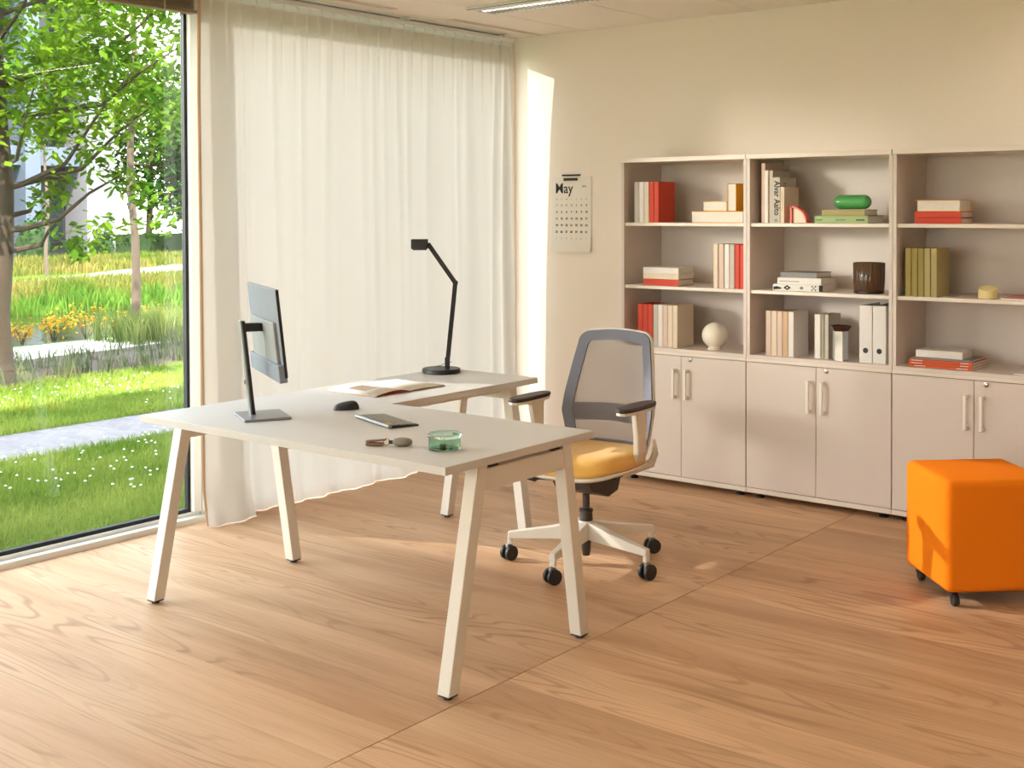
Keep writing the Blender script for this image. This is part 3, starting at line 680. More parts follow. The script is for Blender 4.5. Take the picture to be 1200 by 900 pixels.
for r, row in enumerate(rows):
    for c, s in enumerate(row):
        pale = r == 6 or (r == 1 and c < 4)
        zz = (.330, .289, .247, .205, .163, .121, .079)[r]
        yy = -.0054 - .010 * max(0, 1 - (zz / .475 * 7) / 3.0) ** 2 - (.0006 if zz < .21 else 0)
        text_mesh(s, .011 if r == 0 else .0185, greyink if pale else ink, 'date', t, Matrix.Translation((.042 + c * .0385, yy, zz)) @ CT, align='CENTER', bold=0 if (pale or r == 0) else .0006)

# ------------------------------------------------------------------ L-shaped desk
XA, YA, DL, DWd, RW, RL, HT = .596, -3.4476, 1.602, .7955, .587, .981, .743
TH = .027
dk = thing('desk', 'pale grey desk with splayed white legs, carrying the monitor', 'desk', (XA, YA, 0))
b_ = BM(); box(b_, 0, DL, 0, DWd, HT - TH, HT); obj('desk_top', b_, deskm, dk, bevel=.0012)
def footed_leg(parent, bot, top, w=.050, axis='y'):
    b_ = BM()
    # parallelogram leg, horizontal cuts at both ends
    for_ = []
    for (c, z) in ((bot, .014), (top, HT - TH)):
        for sx, sy in ((-1, -1), (1, -1), (1, 1), (-1, 1)): for_.append(b_.verts.new((c[0] + sx * w / 2, c[1] + sy * w / 2, z)))
    v = for_
    b_.faces.new(v[0:4][::-1]); b_.faces.new(v[4:8])
    for i in range(4): b_.faces.new((v[i], v[(i + 1) % 4], v[4 + (i + 1) % 4], v[4 + i]))
    lg = obj('leg', b_, legm, parent, bevel=.003)
    b_ = BM(); box(b_, bot[0] - w / 2 + .003, bot[0] + w / 2 - .003, bot[1] - w / 2 + .003, bot[1] + w / 2 - .003, .009, .0142)
    lathe(b_, [(0, 0), (.015, 0), (.015, .006), (.008, .0095), (0, .0095)], 16, Matrix.Translation((bot[0], bot[1], 0))); obj('foot', b_, black, lg)
for lx in (.025, DL - .034):
    footed_leg(dk, (lx, .045), (lx, .19)); footed_leg(dk, (lx, DWd - .045), (lx, DWd - .150))
    b_ = BM(); box(b_, lx - .012, lx + .022, .185, DWd - .145, HT - TH - .085, HT - TH - .014); obj('end_rail', b_, legm, dk, bevel=.002)
    for yy in (.26, DWd - .20):
        b_ = BM(); box(b_, lx - .010, lx + .014, yy - .02, yy + .02, HT - TH - .0145, HT - TH + .0); obj('spacer', b_, black, dk)
for yy in (.30, .50):
    b_ = BM(); box(b_, .045, DL - .05, yy - .018, yy + .018, HT - TH - .06, HT - TH - .016); obj('long_rail', b_, legm, dk, bevel=.002)
rt = thing('desk_return', 'pale grey desk extension carrying the black lamp', 'desk', (XA, YA + DWd + .0006, 0))
b_ = BM(); box(b_, 0, RW, 0, RL, HT - TH, HT); obj('desk_top', b_, deskm, rt, bevel=.0012)
ly = RL - .030
footed_leg(rt, (.012 + .02, ly), (.145, ly)); footed_leg(rt, (RW - .055, ly), (RW - .155, ly))
b_ = BM(); box(b_, .14, RW - .15, ly - .018, ly + .014, HT - TH - .085, HT - TH - .014); obj('end_rail', b_, legm, rt, bevel=.002)
for xx in (.19, RW - .19):
    b_ = BM(); box(b_, xx - .02, xx + .02, ly - .010, ly + .012, HT - TH - .0145, HT - TH); obj('spacer', b_, black, rt)
for xx in (.22, .38):
    b_ = BM(); box(b_, xx - .015, xx + .015, .01, ly - .016, HT - TH - .055, HT - TH - .016); obj('long_rail', b_, legm, rt, bevel=.002)

# ------------------------------------------------------------------ monitor
mon = thing('monitor', 'slim silver computer monitor seen from behind on its stand', 'monitor', (1.012, -3.185, HT), math.radians(-28))
# local: x along the screen width (towards the near end), y towards the user
silver = mat('monitor_silver', (150, 149, 149), .4, .6, noise=.03, nscale=8)
mback = mat('monitor_back', (128, 130, 140), .6, .1, noise=.02)
b_ = BM(); box(b_, -.105, .105, -.09, .09, .001, .010); obj('stand_base', b_, silver, mon, bevel=.003)
b_ = BM(); box(b_, -.100, .100, -.085, .085, 0, .002); obj('base_pad', b_, black, mon)
b_ = BM()
a0, a1 = Vector((-.028, -.040, .009)), Vector((-.028, -.078, .375))
beam(b_, a0, a1, .040, .008, up=(0, 1, 0)); st = obj('stand_post', b_, silver, mon, bevel=.003)
b_ = BM(); beam(b_, a0 + Vector((0, .0100, 0)), a1 + Vector((0, .0100, -.004)), .039, .0115, up=(0, 1, 0)); obj('post_cover', b_, black, st)
b_ = BM(); lathe(b_, [(0, 0), (.010, 0), (.010, .001), (0, .001)], 20, Matrix.Translation((-.028, -.0610, .135)) @ Matrix.Rotation(PI / 2 , 4, 'X')); obj('cable_hole', b_, black, st)
b_ = BM(); box(b_, -.046, -.010, -.073, .016, .330, .362); obj('arm', b_, blackm, mon, bevel=.003)
til = Matrix.Translation((-.028, .018, .338)) @ Matrix.Rotation(math.radians(6), 4, 'X')
pw2, ph2 = .268, .168
b_ = BM(); box(b_, -pw2, pw2, 0, .010, -ph2 + .005, ph2, M=til); pn = obj('panel_shell', b_, mback, mon, bevel=.002)
b_ = BM(); box(b_, -pw2 + .05, pw2 - .05, -.012, .001, -ph2 + .0, ph2 * .25, M=til); obj('electronics_housing', b_, mat('monitor_housing', (146, 144, 143), .6, .1, noise=.03), mon, bevel=.003)
b_ = BM(); box(b_, -pw2, pw2, -.020, .010, -ph2 - .012, -ph2 + .055, M=til); obj('chin', b_, mback, mon, bevel=.003)
b_ = BM(); box(b_, -pw2 + .001, pw2 - .001, .0102, .0125, -ph2 + .006, ph2 - .001, M=til); obj('screen', b_, mat('screen_black', (14, 14, 16), .15, noise=.05), mon, bevel=.0005)
b_ = BM(); box(b_, pw2 - .0004, pw2 + .0006, .001, .009, -ph2 + .005, ph2 - .002, M=til); obj('edge_trim', b_, black, mon)

# ------------------------------------------------------------------ desk lamp
R2v = Vector((.784, .621, 0)); 
lampo = thing('desk_lamp', 'black angled arm desk lamp with round base', 'lamp', (.700, -1.818, HT), math.atan2(.621, .784))
b_ = BM(); lathe(b_, [(0, 0), (.090, 0), (.094, .003), (.094, .018), (.091, .022), (0, .022)], 48); obj('base', b_, blackm, lampo, smooth=True)
b_ = BM(); box(b_, .018, .042, -.010, .010, .021, .075); obj('pivot_post', b_, blackm, lampo, bevel=.002)
j0, j1, j2 = Vector((.031, 0, .055)), Vector((.071, 0, .440)), Vector((-.062, 0, .632))
b_ = BM(); beam(b_, j0, j1, .016, .022, up=(1, 0, 0)); obj('lower_arm', b_, blackm, lampo, bevel=.002)
b_ = BM(); beam(b_, j1 + Vector((.004, 0, -.006)), j2, .016, .022, up=(1, 0, 0)); obj('upper_arm', b_, blackm, lampo, bevel=.002)
b_ = BM(); lathe(b_, [(0, -.011), (.013, -.011), (.013, .011), (0, .011)], 20, Matrix.Translation(j1) @ Matrix.Rotation(PI / 2, 4, 'X')); obj('joint', b_, black, lampo, smooth=True)
b_ = BM(); box(b_, -.143, -.062, -.024, .024, .606, .654); lh = obj('lamp_head', b_, blackm, lampo, bevel=.003)
b_ = BM(); box(b_, -.136, -.068, -.019, .019, .600, .6065); obj('light_panel', b_, mat('lamp_diffuser', (70, 66, 62), .4, noise=.05), lh)
cb = BM(); tube(cb, [(-.03, .05, .024), (-.005, .03, .032), (.02, .012, .045), (.05, .012, .050)], .0015, 6); obj('cord', cb, black, lampo, smooth=True)

# ------------------------------------------------------------------ small desk things
kb = thing('keyboard', 'compact silver and dark grey keyboard on the desk', 'keyboard', (1.476, -2.975, HT), math.radians(-19))
keym = mat('key_grey', (166, 160, 152), .55, noise=.05); kbm = mat('keyboard_deck', (24, 23, 23), .5, noise=.05)
KW, KD = .283, .122
b_ = BM(); prism(b_, [(-KD / 2, 0), (KD / 2, 0), (KD / 2, .006), (-KD / 2, .0115)], -KW / 2, KW / 2, 'x'); obj('deck', b_, kbm, kb, bevel=.001)
b_ = BM(); tube(b_, [(-KW / 2, -KD / 2 + .003, .0075), (KW / 2, -KD / 2 + .003, .0075)], .0075, 12); obj('rear_bar', b_, silver, kb, smooth=True)
yk = mat('key_yellow', (226, 178, 40), .5, noise=.03)
protos = {}
for r in range(6):
    n = (14, 14, 14, 13, 12, 8)[r]; yy = -KD / 2 + .021 + r * .0168; zz = .0115 - (yy + KD / 2) / KD * .0055
    xw_ = (KW - .014) / n
    for c in range(n):
        special = r == 0 and c in (11, 12)
        key = (n, special)
        wide = 0
        if key not in protos:
            b_ = BM(); box(b_, -xw_ / 2 + .0030, xw_ / 2 - .0030, -.0056, .0056, 0, .0032); o = obj('key', b_, yk if special else keym, kb); protos[key] = o
        else: o = protos[key].copy(); C.objects.link(o)
        o.location = (-KW / 2 + .007 + xw_ * (c + .5), yy, zz)
ms = thing('computer_mouse', 'black computer mouse beside the monitor stand', 'mouse', (1.142, -2.868, HT + .0008), math.radians(62))
def mouse_pt(i, j, nu=24, nv=12):
    a = 2 * PI * i / nu; v = j / (nv - 1)
    ph_ = v * PI / 2
    rx = .052 * math.cos(ph_) ** .55; ry = .030 * math.cos(ph_) ** .6
    x = rx * math.copysign(abs(math.cos(a)) ** .85, math.cos(a)); yv = ry * math.copysign(abs(math.sin(a)) ** .85, math.sin(a)) * (1 - .15 * math.cos(2 * x / .052))
    hh = .031 + .007 * (x / .052)
    return (x, yv, hh * math.sin(ph_) ** .9)
b_ = BM(); vv = grid(b_, 24, 12, mouse_pt, wrap=True); b_.faces.new([vv[i][0] for i in range(24)][::-1]); bmesh.ops.remove_doubles(b_, verts=b_.verts, dist=.0004)
mousem = mat('mouse_black', (40, 41, 46), .5, noise=.05)
obj('shell', b_, mousem, ms, smooth=True, angle=60)
b_ = BM(); lathe(b_, [(0, -.0035), (.007, -.0035), (.0085, -.0015), (.0085, .0015), (.007, .0035), (0, .0035)], 20, Matrix.Translation((-.026, 0, .0185)) @ Matrix.Rotation(PI / 2, 4, 'X')); obj('scroll_wheel', b_, black, ms, smooth=True)
ob = thing('open_magazine', 'open illustrated magazine with a red page lying across the desk corner', 'magazine', (.868, -2.372, HT + .0006), math.radians(-1))
prnt = mat('print_photo', (168, 142, 120), .6, noise=.4, nscale=40)
ppr = mat('magazine_paper', (236, 228, 216), .6, noise=.02); redp = mat('red_page', (204, 34, 40), .6, noise=.06)
def page(side, lift, w=.205):
    return lambda i, j, n=14: (-.150 + .300 * j, side * (w * i / (n - 1)), .0035 + lift * math.sin(min(1, (i / (n - 1)) * 1.0) * PI) ** .8 * (1 - .5 * (i / (n - 1))) + .002 * (1 - i / (n - 1)))
b_ = BM(); box(b_, -.151, .151, -.207, .226, 0, .0016); obj('cover', b_, CV['tan'], ob)
b_ = BM(); grid(b_, 14, 2, page(-1, .016)); obj('page', b_, ppr, ob, solid=.0014, smooth=True, angle=180)
b_ = BM(); grid(b_, 14, 2, page(-1, .0075, .200)); obj('red_page', b_, redp, ob, solid=.0014, smooth=True, angle=180)
b_ = BM(); grid(b_, 14, 2, page(1, .005, .224)); obj('page', b_, ppr, ob, solid=.0040, smooth=True, angle=180)
pf = page(-1, .016)
b_ = BM(); grid(b_, 7, 2, lambda i, j: (Vector(pf(4 + i, 0)) + Vector((.07 + .12 * j, 0, .0012)))); obj('printed_photo', b_, prnt, ob)
# key ring
kr = thing('key_fob', 'brown leather key strap with gold ring and grey pebble fob', 'keys', (1.835, -3.288, HT + .0008), math.radians(35))
lea = mat('brown_leather', (120, 84, 62), .6, noise=.12, bump=.3); gold = mat('gold_metal', (214, 160, 62), .25, 1.0, noise=.05); peb = mat('grey_pebble', (132, 122, 106), .55, noise=.08)
b_ = BM(); NS = 12
prism(b_, [(-.105, 0), (-.046, .0), (-.046, .010), (-.100, .012), (-.107, .008)], -.010, .010, 'y'); obj('strap', b_, lea, kr, bevel=.002)
b_ = BM(); prism(b_, [(-.108, .0125), (-.105, .017), (-.040, .0225), (-.038, .018), (-.100, .0125)], -.009, .009, 'y'); obj('strap', b_, lea, kr, bevel=.001)
b_ = BM(); tube(b_, [(-.036 + .011 * math.cos(a), .002, .0125 + .011 * math.sin(a)) for a in [2 * PI * k / 24 for k in range(25)]], .0016, 8, caps=False); obj('ring', b_, gold, kr, smooth=True)
b_ = BM(); tube(b_, [(-.050 + .006 * math.cos(a), -.004 + .006 * math.sin(a), .004) for a in [2 * PI * k / 16 for k in range(17)]], .0013, 6, caps=False); obj('small_ring', b_, gold, kr, smooth=True)
b_ = BM(); box(b_, -.029, -.014, -.004, .004, .006, .018); obj('loop', b_, black, kr, bevel=.001)
b_ = BM(); lathe(b_, [(0, 0)] + [(.034 * math.cos(x) ** .7, .0135 + .0135 * math.sin(x)) for x in [math.radians(-86 + k * 172 / 16) for k in range(17)]] + [(0, .027)], 32, Matrix.Translation((.018, 0, 0)) @ Matrix.Diagonal((1, .8, 1, 1))); obj('pebble', b_, peb, kr, smooth=True, angle=180)
# glass jar
jr = thing('glass_jar', 'low green glass jar with lid near the desk corner', 'jar', (2.000, -3.232, HT + .0005))
gg = tinted_glass('jar_green', (206, 234, 218), .02, 1.3)
b_ = BM(); lathe(b_, [(0, 0), (.050, 0), (.054, .003), (.054, .040), (.0515, .040), (.0515, .005), (0, .004)], 48); obj('jar_body', b_, gg, jr, smooth=True)
b_ = BM(); lathe(b_, [(0, .0405), (.056, .0405), (.057, .042), (.057, .051), (.0545, .054), (.048, .054), (.046, .051), (0, .051)], 48); obj('lid', b_, gg, jr, smooth=True)
b_ = BM(); lathe(b_, [(0, 0), (.010, .0), (.013, .004), (.010, .009), (0, .010)], 16, Matrix.Translation((-.012, .004, .0055))); obj('trinket', b_, mat('trinket_olive', (120, 122, 70), .5, noise=.1), jr, smooth=True)

# ------------------------------------------------------------------ office chair
CHX, CHY, CHR = 1.646, -1.928, math.radians(5)
ch = thing('office_chair', 'white framed office chair with grey mesh back and yellow seat', 'chair', (CHX, CHY, 0), CHR)
whp = mat('chair_white', (222, 214, 200), .4, noise=.02); meshm = cloth_mat('chair_mesh', (150, 140, 138), .2, 1500, alpha=.55)
band = mat('chair_band', (112, 112, 122), .75, noise=.05, nscale=300, bump=.2, bscale=900); seatm = mat('seat_yellow', (236, 182, 88), .85, noise=.10, nscale=500, bump=.4, bscale=900, sheen=.3)
grb = mat('mechanism_dark', (58, 46, 42), .5, noise=.08)
b_ = BM(); lathe(b_, [(0, .108), (.034, .108), (.042, .125), (.042, .175), (.034, .188), (0, .188)], 28); obj('hub', b_, whp, ch, smooth=True)
b_ = BM(); lathe(b_, [(0, .035), (.016, .035), (.020, .060), (.022, .108), (0, .108)], 20); obj('column_tail', b_, grb, ch, smooth=True)
b_ = BM(); lathe(b_, [(0, .186), (.029, .186), (.027, .225), (.031, .227), (.030, .238), (.016, .240), (.016, .300), (0, .300)], 24); obj('gas_column', b_, grb, ch, smooth=True)
first_leg = None
for k in range(5):
    a = math.radians(-78.5 + 72 * k) - CHR
    if first_leg is None:
        b_ = BM()
        # arm tapers outward and falls a little
        secs = [(.025, .030, .112, .186), (.15, .024, .105, .158), (.345, .0165, .098, .126)]
        rings = []
        for x, hw, z0, z1 in secs:
            rings.append([b_.verts.new(c) for c in ((x, -hw, z0), (x, hw, z0), (x, hw * .8, z1), (x, -hw * .8, z1))])
        b_.faces.new(rings[0]); b_.faces.new(rings[-1][::-1])
        for p, q in zip(rings, rings[1:]):
            for i in range(4): b_.faces.new((p[i], p[(i + 1) % 4], q[(i + 1) % 4], q[i]))
        box(b_, .326, .346, -.013, .013, .071, .100)
        lg = obj('base_leg', b_, whp, ch, bevel=.004); first_leg = lg
        b_ = BM(); lathe(b_, [(0, -.008), (.031, -.008), (.0325, -.006), (.0325, .006), (.031, .008), (0, .008)], 28, Matrix.Translation((0, -.0175, .0325)) @ Matrix.Rotation(PI / 2, 4, 'X'))
        w1 = obj('caster_wheel', b_, black, ch, smooth=True)
        b_ = BM(); lathe(b_, [(.0, -.0075), (.0255, -.0070), (.0265, -.004), (.0265, .004), (.0, .004)], 28, Matrix.Translation((0, -.0205, .0325)) @ Matrix.Rotation(PI / 2, 4, 'X')); hb = obj('wheel_rim', b_, mat('caster_rim', (84, 74, 70), .35, noise=.1), w1, smooth=True)
        b_ = BM(); prism(b_, [(-.012, .034), (-.028, .038), (-.024, .056), (-.008, .070), (.014, .072), (.012, .034)], -.0088, .0088, 'y'); hd = obj('caster_hood', b_, mat('caster_hood', (150, 146, 142), .3, .5, noise=.05), ch, bevel=.002)
        parts = (w1, hd)
        lg.rotation_euler = (0, 0, a)
    else:
        lg = first_leg.copy(); C.objects.link(lg); lg.rotation_euler = (0, 0, a)
    cpos = Vector((.341 * math.cos(a), .341 * math.sin(a), .0004)); cr = math.radians(-112) - CHR + .22 * math.sin(k * 2.1)
    if k == 0: hh_, wA = hd, w1
    else:
        hh_ = hd.copy(); C.objects.link(hh_); wA = copy_tree(w1, ch)
    wB = copy_tree(w1, ch)
    hh_.location = cpos; hh_.rotation_euler = (0, 0, cr); wA.location = cpos; wA.rotation_euler = (0, 0, cr); wB.location = cpos; wB.rotation_euler = (0, 0, cr + PI)
# mechanism under the seat
b_ = BM(); prism(b_, [(-.15, .385), (-.12, .345), (.02, .298), (.10, .312), (.14, .400), (.12, .413), (-.15, .413)], -.085, .105, 'x'); obj('mechanism', b_, grb, ch, bevel=.006)
b_ = BM(); tube(b_, [(-.07, -.05, .365), (-.20, -.06, .362), (-.225, -.06, .360)], [.008, .010, .018], 12); tube(b_, [(-.225, -.06, .360), (-.262, -.062, .358)], [.021, .015], 12); obj('lever', b_, black, ch, smooth=True)
b_ = BM(); box(b_, .07, .135, .02, .09, .375, .398); obj('side_bracket', b_, black, ch, bevel=.003)
# seat pan and cushion
def sup(a, rx, ryf, ryb, n=3.2):
    c, s = math.cos(a), math.sin(a); ry = ryb if s > 0 else ryf
    r = (abs(c / rx) ** n + abs(s / ry) ** n) ** (-1 / n); return r * c, r * s
NSG = 64
def seat_ring(b_, k, z, zf):
    out = []
    for i in range(NSG):
        x, y_ = sup(2 * PI * i / NSG, .242 * k, .250 * k, .215 * k)
        # waterfall front and slight dish
        fall = -.022 * max(0, (-y_ - .13) / .12) ** 1.6 + .012 * abs(x / .24) ** 2.5 * (1 if zf else 0)
        out.append(b_.verts.new((x, y_, z + fall)))
    return out
def stack_rings(b_, spec, top=True, bottom=True):
    rs = [seat_ring(b_, k, z, f) for k, z, f in spec]
    for p, q in zip(rs, rs[1:]):
        for i in range(NSG): b_.faces.new((p[i], p[(i + 1) % NSG], q[(i + 1) % NSG], q[i]))
    if bottom: b_.faces.new(rs[0][::-1])
    if top: b_.faces.new(rs[-1])
b_ = BM(); stack_rings(b_, [(.80, .412, 0), (.97, .424, 0), (1.005, .434, 0), (1.0, .442, 0), (.90, .442, 0)]); obj('seat_pan', b_, whp, ch, smooth=True)
b_ = BM(); stack_rings(b_, [(.95, .440, 0), (.985, .446, 0), (.998, .462, 0), (.975, .486, 1), (.90, .499, 1), (.75, .503, 1), (.5, .501, 1), (.2, .499, 1)]); obj('seat_cushion', b_, seatm, ch, smooth=True, angle=180)
# back frame strut from under the seat
for s in (-1, 1):
    b_ = BM()
    pth = [(.10 * s, .06, .392), (.17 * s, .17, .392), (.205 * s, .225, .425), (.222 * s, .232, .50), (.235 * s, .236, .62)]
    rings = []
    for i, p in enumerate(pth):
        wv, dv = ((.030, .012), (.034, .014), (.022, .016), (.014, .014), (.010, .010))[i]
        p = Vector(p)
        if i < 2: cs = [(-wv * .4 * s, -wv, -dv), (-wv * .4 * s, wv, -dv), (wv * .4 * s, wv, dv), (wv * .4 * s, -wv, dv)]; cs = [(0, -wv, -dv), (0, wv, -dv), (0, wv, dv), (0, -wv, dv)]
        else: cs = [(-wv, -dv, 0), (wv, -dv, 0), (wv, dv, 0), (-wv, dv, 0)]; cs = [(-wv * s, -dv, -.0), (-wv * s, dv, -.0), (wv * s, dv, .0), (wv * s, -dv, .0)]
        rings.append([b_.verts.new(p + Vector(c)) for c in cs])
    tube(b_, [(.09 * s, .03, .398), (.16 * s, .12, .400), (.215 * s, .20, .425), (.228 * s, .210, .47), (.226 * s, .200, .53)], [.016, .018, .020, .015, .009], 10)
    for r in rings:
        for v in r: b_.verts.remove(v)
    obj('back_strut', b_, whp, ch, smooth=True)
# backrest surface
def hw(z):
    pts = [(.455, .195), (.53, .222), (.63, .243), (.70, .238), (.76, .228), (.86, .210), (.95, .192), (1.02, .178)]
    for (a, b2), (c, d) in zip(pts, pts[1:]):
        if z <= c: return .94 * (b2 + (d - b2) * (z - a) / (c - a))
    return .94 * pts[-1][1]
def back_y(x, z):
    return .215 + .20 * max(0, z - .62) + .10 * max(0, .60 - z) * -1 * 0.3 - .045 * (abs(x) / .24) ** 2.2
ZB0, ZB1, RC = .462, .986, .055
def outline(inset, n=28):
    """closed loop (x,z), rounded corners, starting bottom left, clockwise"""
    pts = []
    z0, z1 = ZB0 + inset, ZB1 - inset; r = max(.018, RC - inset * .6)
    N = n
    for i in range(N + 1):
        z = z0 + (z1 - r - z0) * i / N; pts.append((-(hw(z) - inset), z))
    wt_ = hw(z1) - inset
    for i in range(1, 8):
        a = PI / 2 * i / 8; pts.append((-(hw(z1 - r) - inset) + r * (1 - math.cos(a)) , z1 - r + r * math.sin(a)))
    wl = -(hw(z1 - r) - inset) + r
    for i in range(13): pts.append((wl + (-2 * wl) * i / 12, z1 + .008 * math.sin(PI * i / 12)))
    for i in range(7, 0, -1):
        a = PI / 2 * i / 8; pts.append(((hw(z1 - r) - inset) - r * (1 - math.cos(a)), z1 - r + r * math.sin(a)))
    for i in range(N, -1, -1):
        z = z0 + (z1 - r - z0) * i / N; pts.append(((hw(z) - inset), z))
    for i in range(1, 12): pts.append((pts[-1][0] if False else (hw(z0) - inset) * (1 - 2 * i / 12), z0))
    return pts
def ring_solid(b_, o_, i_, f0, f1):
    A = [[b_.verts.new((x, back_y(x, z) + f, z)) for x, z in P] for P, f in ((o_, f0), (i_, f0), (i_, f1), (o_, f1))]
    n = len(o_)
    for p, q in ((0, 1), (1, 2), (2, 3), (3, 0)):
        for k in range(n): b_.faces.new((A[p][k], A[p][(k + 1) % n], A[q][(k + 1) % n], A[q][k]))
O0, O1 = outline(0.0), outline(.046)
b_ = BM(); ring_solid(b_, O0, O1, -.007, .004); obj('back_border', b_, band, ch, smooth=True, angle=50)
b_ = BM(); ring_solid(b_, outline(-.005), outline(.018), .0045, .020); obj('back_frame', b_, whp, ch, smooth=True, angle=50)
def mesh_pt(i, j):
    z = ZB0 + .03 + (ZB1 - ZB0 - .055) * j / 24; h = hw(z) - .022; x = -h + 2 * h * i / 24
    return (x, back_y(x, z) - .001, z)
b_ = BM(); grid(b_, 25, 25, mesh_pt); obj('back_mesh', b_, meshm, ch, smooth=True, angle=180)
def lum_pt(i, j):
    z = .590 + .078 * j / 6; h = hw(z) - .040; x = -h + 2 * h * i / 24; zz = z - .010 * (x / h) ** 2
    return (x, back_y(x, zz) + .006, zz)
b_ = BM(); grid(b_, 25, 7, lum_pt); obj('lumbar_band', b_, band, ch, smooth=True, angle=180, solid=.006)
# armrests
for s in (-1, 1):
    X = .267 * s
    b_ = BM()
    secs = [(.422, .10, .16, .195), (.450, .04, .115, .220), (.50, .022, .095, .250), (.58, .005, .080, .258), (.675, -.015, .085, .260), (.690, -.055, .10, .261)]
    rings = []
    for z, y0, y1, xx in secs:
        hwid = .013 if z > .43 else .012
        rings.append([b_.verts.new(c) for c in ((s * (xx - hwid), y0 - .03, z), (s * (xx + hwid), y0 - .03, z), (s * (xx + hwid), y1 - .03, z), (s * (xx - hwid), y1 - .03, z))])
    b_.faces.new(rings[0]); b_.faces.new(rings[-1][::-1])
    for p, q in zip(rings, rings[1:]):
        for i in range(4): b_.faces.new((p[i], p[(i + 1) % 4], q[(i + 1) % 4], q[i]))
    beam(b_, (s * .12, .09, .404), (s * .205, .10, .418), .06, .016)
    obj('arm_post', b_, whp, ch, bevel=.005, seg=3)
    def pad(b_, z0, z1, k):
        pts = []
        for i in range(40):
            c, s_ = math.cos(2 * PI * i / 40), math.sin(2 * PI * i / 40)
            r = (abs(c / (.041 * k)) ** 3 + abs(s_ / (.148 * k)) ** 3) ** (-1 / 3)
            pts.append((X + r * c, -.035 + r * s_))
        prism(b_, pts, z0, z1, 'z')
    b_ = BM(); pad(b_, .688, .700, .97); obj('arm_tray', b_, whp, ch, bevel=.003)
    b_ = BM(); pad(b_, .700, .718, 1.0); obj('arm_pad', b_, mat('arm_pad_dark', (62, 50, 46), .6, noise=.08), ch, bevel=.006, seg=3)

# ------------------------------------------------------------------ orange pouf
po = thing('pouf', 'orange fabric cube pouf on small black casters', 'pouf', (3.113, -1.288, 0), math.radians(-47.5))
orf = mat('orange_fabric', (232, 122, 18), .9, noise=.12, nscale=420, bump=.5, bscale=700, spec=.1)
b_ = BM(); bmesh.ops.create_cube(b_, size=1.0, matrix=Matrix.Translation((0, 0, .275)) @ Matrix.Diagonal((.425, .425, .435, 1)))
o = obj('cushion_cube', b_, orf, po, bevel=.028, seg=5, smooth=True, angle=180)
b_ = BM(); box(b_, -.165, .165, -.165, .165, .048, .06); obj('base_board', b_, black, po)
for sx in (-1, 1):
    for sy in (-1, 1):
        b_ = BM(); lathe(b_, [(0, -.011), (.021, -.011), (.0235, -.007), (.0235, .007), (.021, .011), (0, .011)], 20, Matrix.Translation((sx * .165 + .012, sy * .165, .0235)) @ Matrix.Rotation(PI / 2, 4, 'X')); box(b_, sx * .165 - .012, sx * .165 + .012, sy * .165 - .0135, sy * .165 + .0135, .030, .0485)
        obj('caster', b_, black, po, smooth=True)

# ------------------------------------------------------------------ outdoors
rng = np.random.default_rng(7)
GZ = -.12
PROF = [(-.46, GZ), (-9.3, GZ), (-9.8, GZ - .03), (-12.3, -.47), (-13.5, -.95), (-17.0, -.95), (-18.0, -.50), (-20.0, -.27), (-26, -.20), (-70, -.10)]
def ground(x): return float(np.interp(-x, [-p[0] for p in PROF], [p[1] for p in PROF]))
def grass_mat(name, a, b, c, s=1.2):
    M = bpy.data.materials.new(name); M.use_nodes = True; t = M.node_tree; bs = t.nodes['Principled BSDF']
    tc = t.nodes.new('ShaderNodeTexCoord'); n = t.nodes.new('ShaderNodeTexNoise'); n.inputs['Scale'].default_value = s; n.inputs['Detail'].default_value = 8; n.inputs['Roughness'].default_value = .7
    t.links.new(tc.outputs['Object'], n.inputs['Vector']); r = t.nodes.new('ShaderNodeValToRGB'); t.links.new(n.outputs['Fac'], r.inputs[0])
    e_ = r.color_ramp.elements; e_[0].position = .35; e_[0].color = lin(a); e_[1].position = .68; e_[1].color = lin(c); x_ = e_.new(.5); x_.color = lin(b)
    t.links.new(r.outputs[0], bs.inputs['Base Color']); bs.inputs['Roughness'].default_value = .9; bs.inputs['Specular IOR Level'].default_value = .1
    return M
def leaf_mat(name, a, b, trans=.35, s=3.0):
    M, t, out = shader_mat(name)
    tc = t.nodes.new('ShaderNodeTexCoord'); n = t.nodes.new('ShaderNodeTexNoise'); n.inputs['Scale'].default_value = s; n.inputs['Detail'].default_value = 3
    t.links.new(tc.outputs['Object'], n.inputs['Vector'])
    mx = t.nodes.new('ShaderNodeMix'); mx.data_type = 'RGBA'; mx.inputs['A'].default_value = lin(a); mx.inputs['B'].default_value = lin(b)
    mr = t.nodes.new('ShaderNodeMapRange'); mr.inputs['From Min'].default_value = .35; mr.inputs['From Max'].default_value = .65; t.links.new(n.outputs['Fac'], mr.inputs['Value']); t.links.new(mr.outputs[0], mx.inputs['Factor'])
    d = t.nodes.new('ShaderNodeBsdfDiffuse'); tl = t.nodes.new('ShaderNodeBsdfTranslucent'); t.links.new(mx.outputs['Result'], d.inputs[0]); t.links.new(mx.outputs['Result'], tl.inputs[0])
    ms_ = t.nodes.new('ShaderNodeMixShader'); ms_.inputs[0].default_value = trans; t.links.new(d.outputs[0], ms_.inputs[1]); t.links.new(tl.outputs[0], ms_.inputs[2]); t.links.new(ms_.outputs[0], out.inputs[0])
    return M
def strip(name, xa, xb, label, cat, material, dz, ya=-14, yb=45, skew=0.0, n=40, ny=16, h=.03):
    b_ = BM()
    xs_ = np.linspace(xa, xb, n)
    def fn(i, j):
        y_ = ya + (yb - ya) * j / (ny - 1); x = xs_[i] + skew * y_
        return (x, y_, ground(x) + dz)
    grid(b_, n, ny, fn)
    return struct(name, b_, material, label, cat)
lawn_soil = grass_mat('lawn_soil', (52, 84, 24), (74, 112, 32), (104, 138, 44))
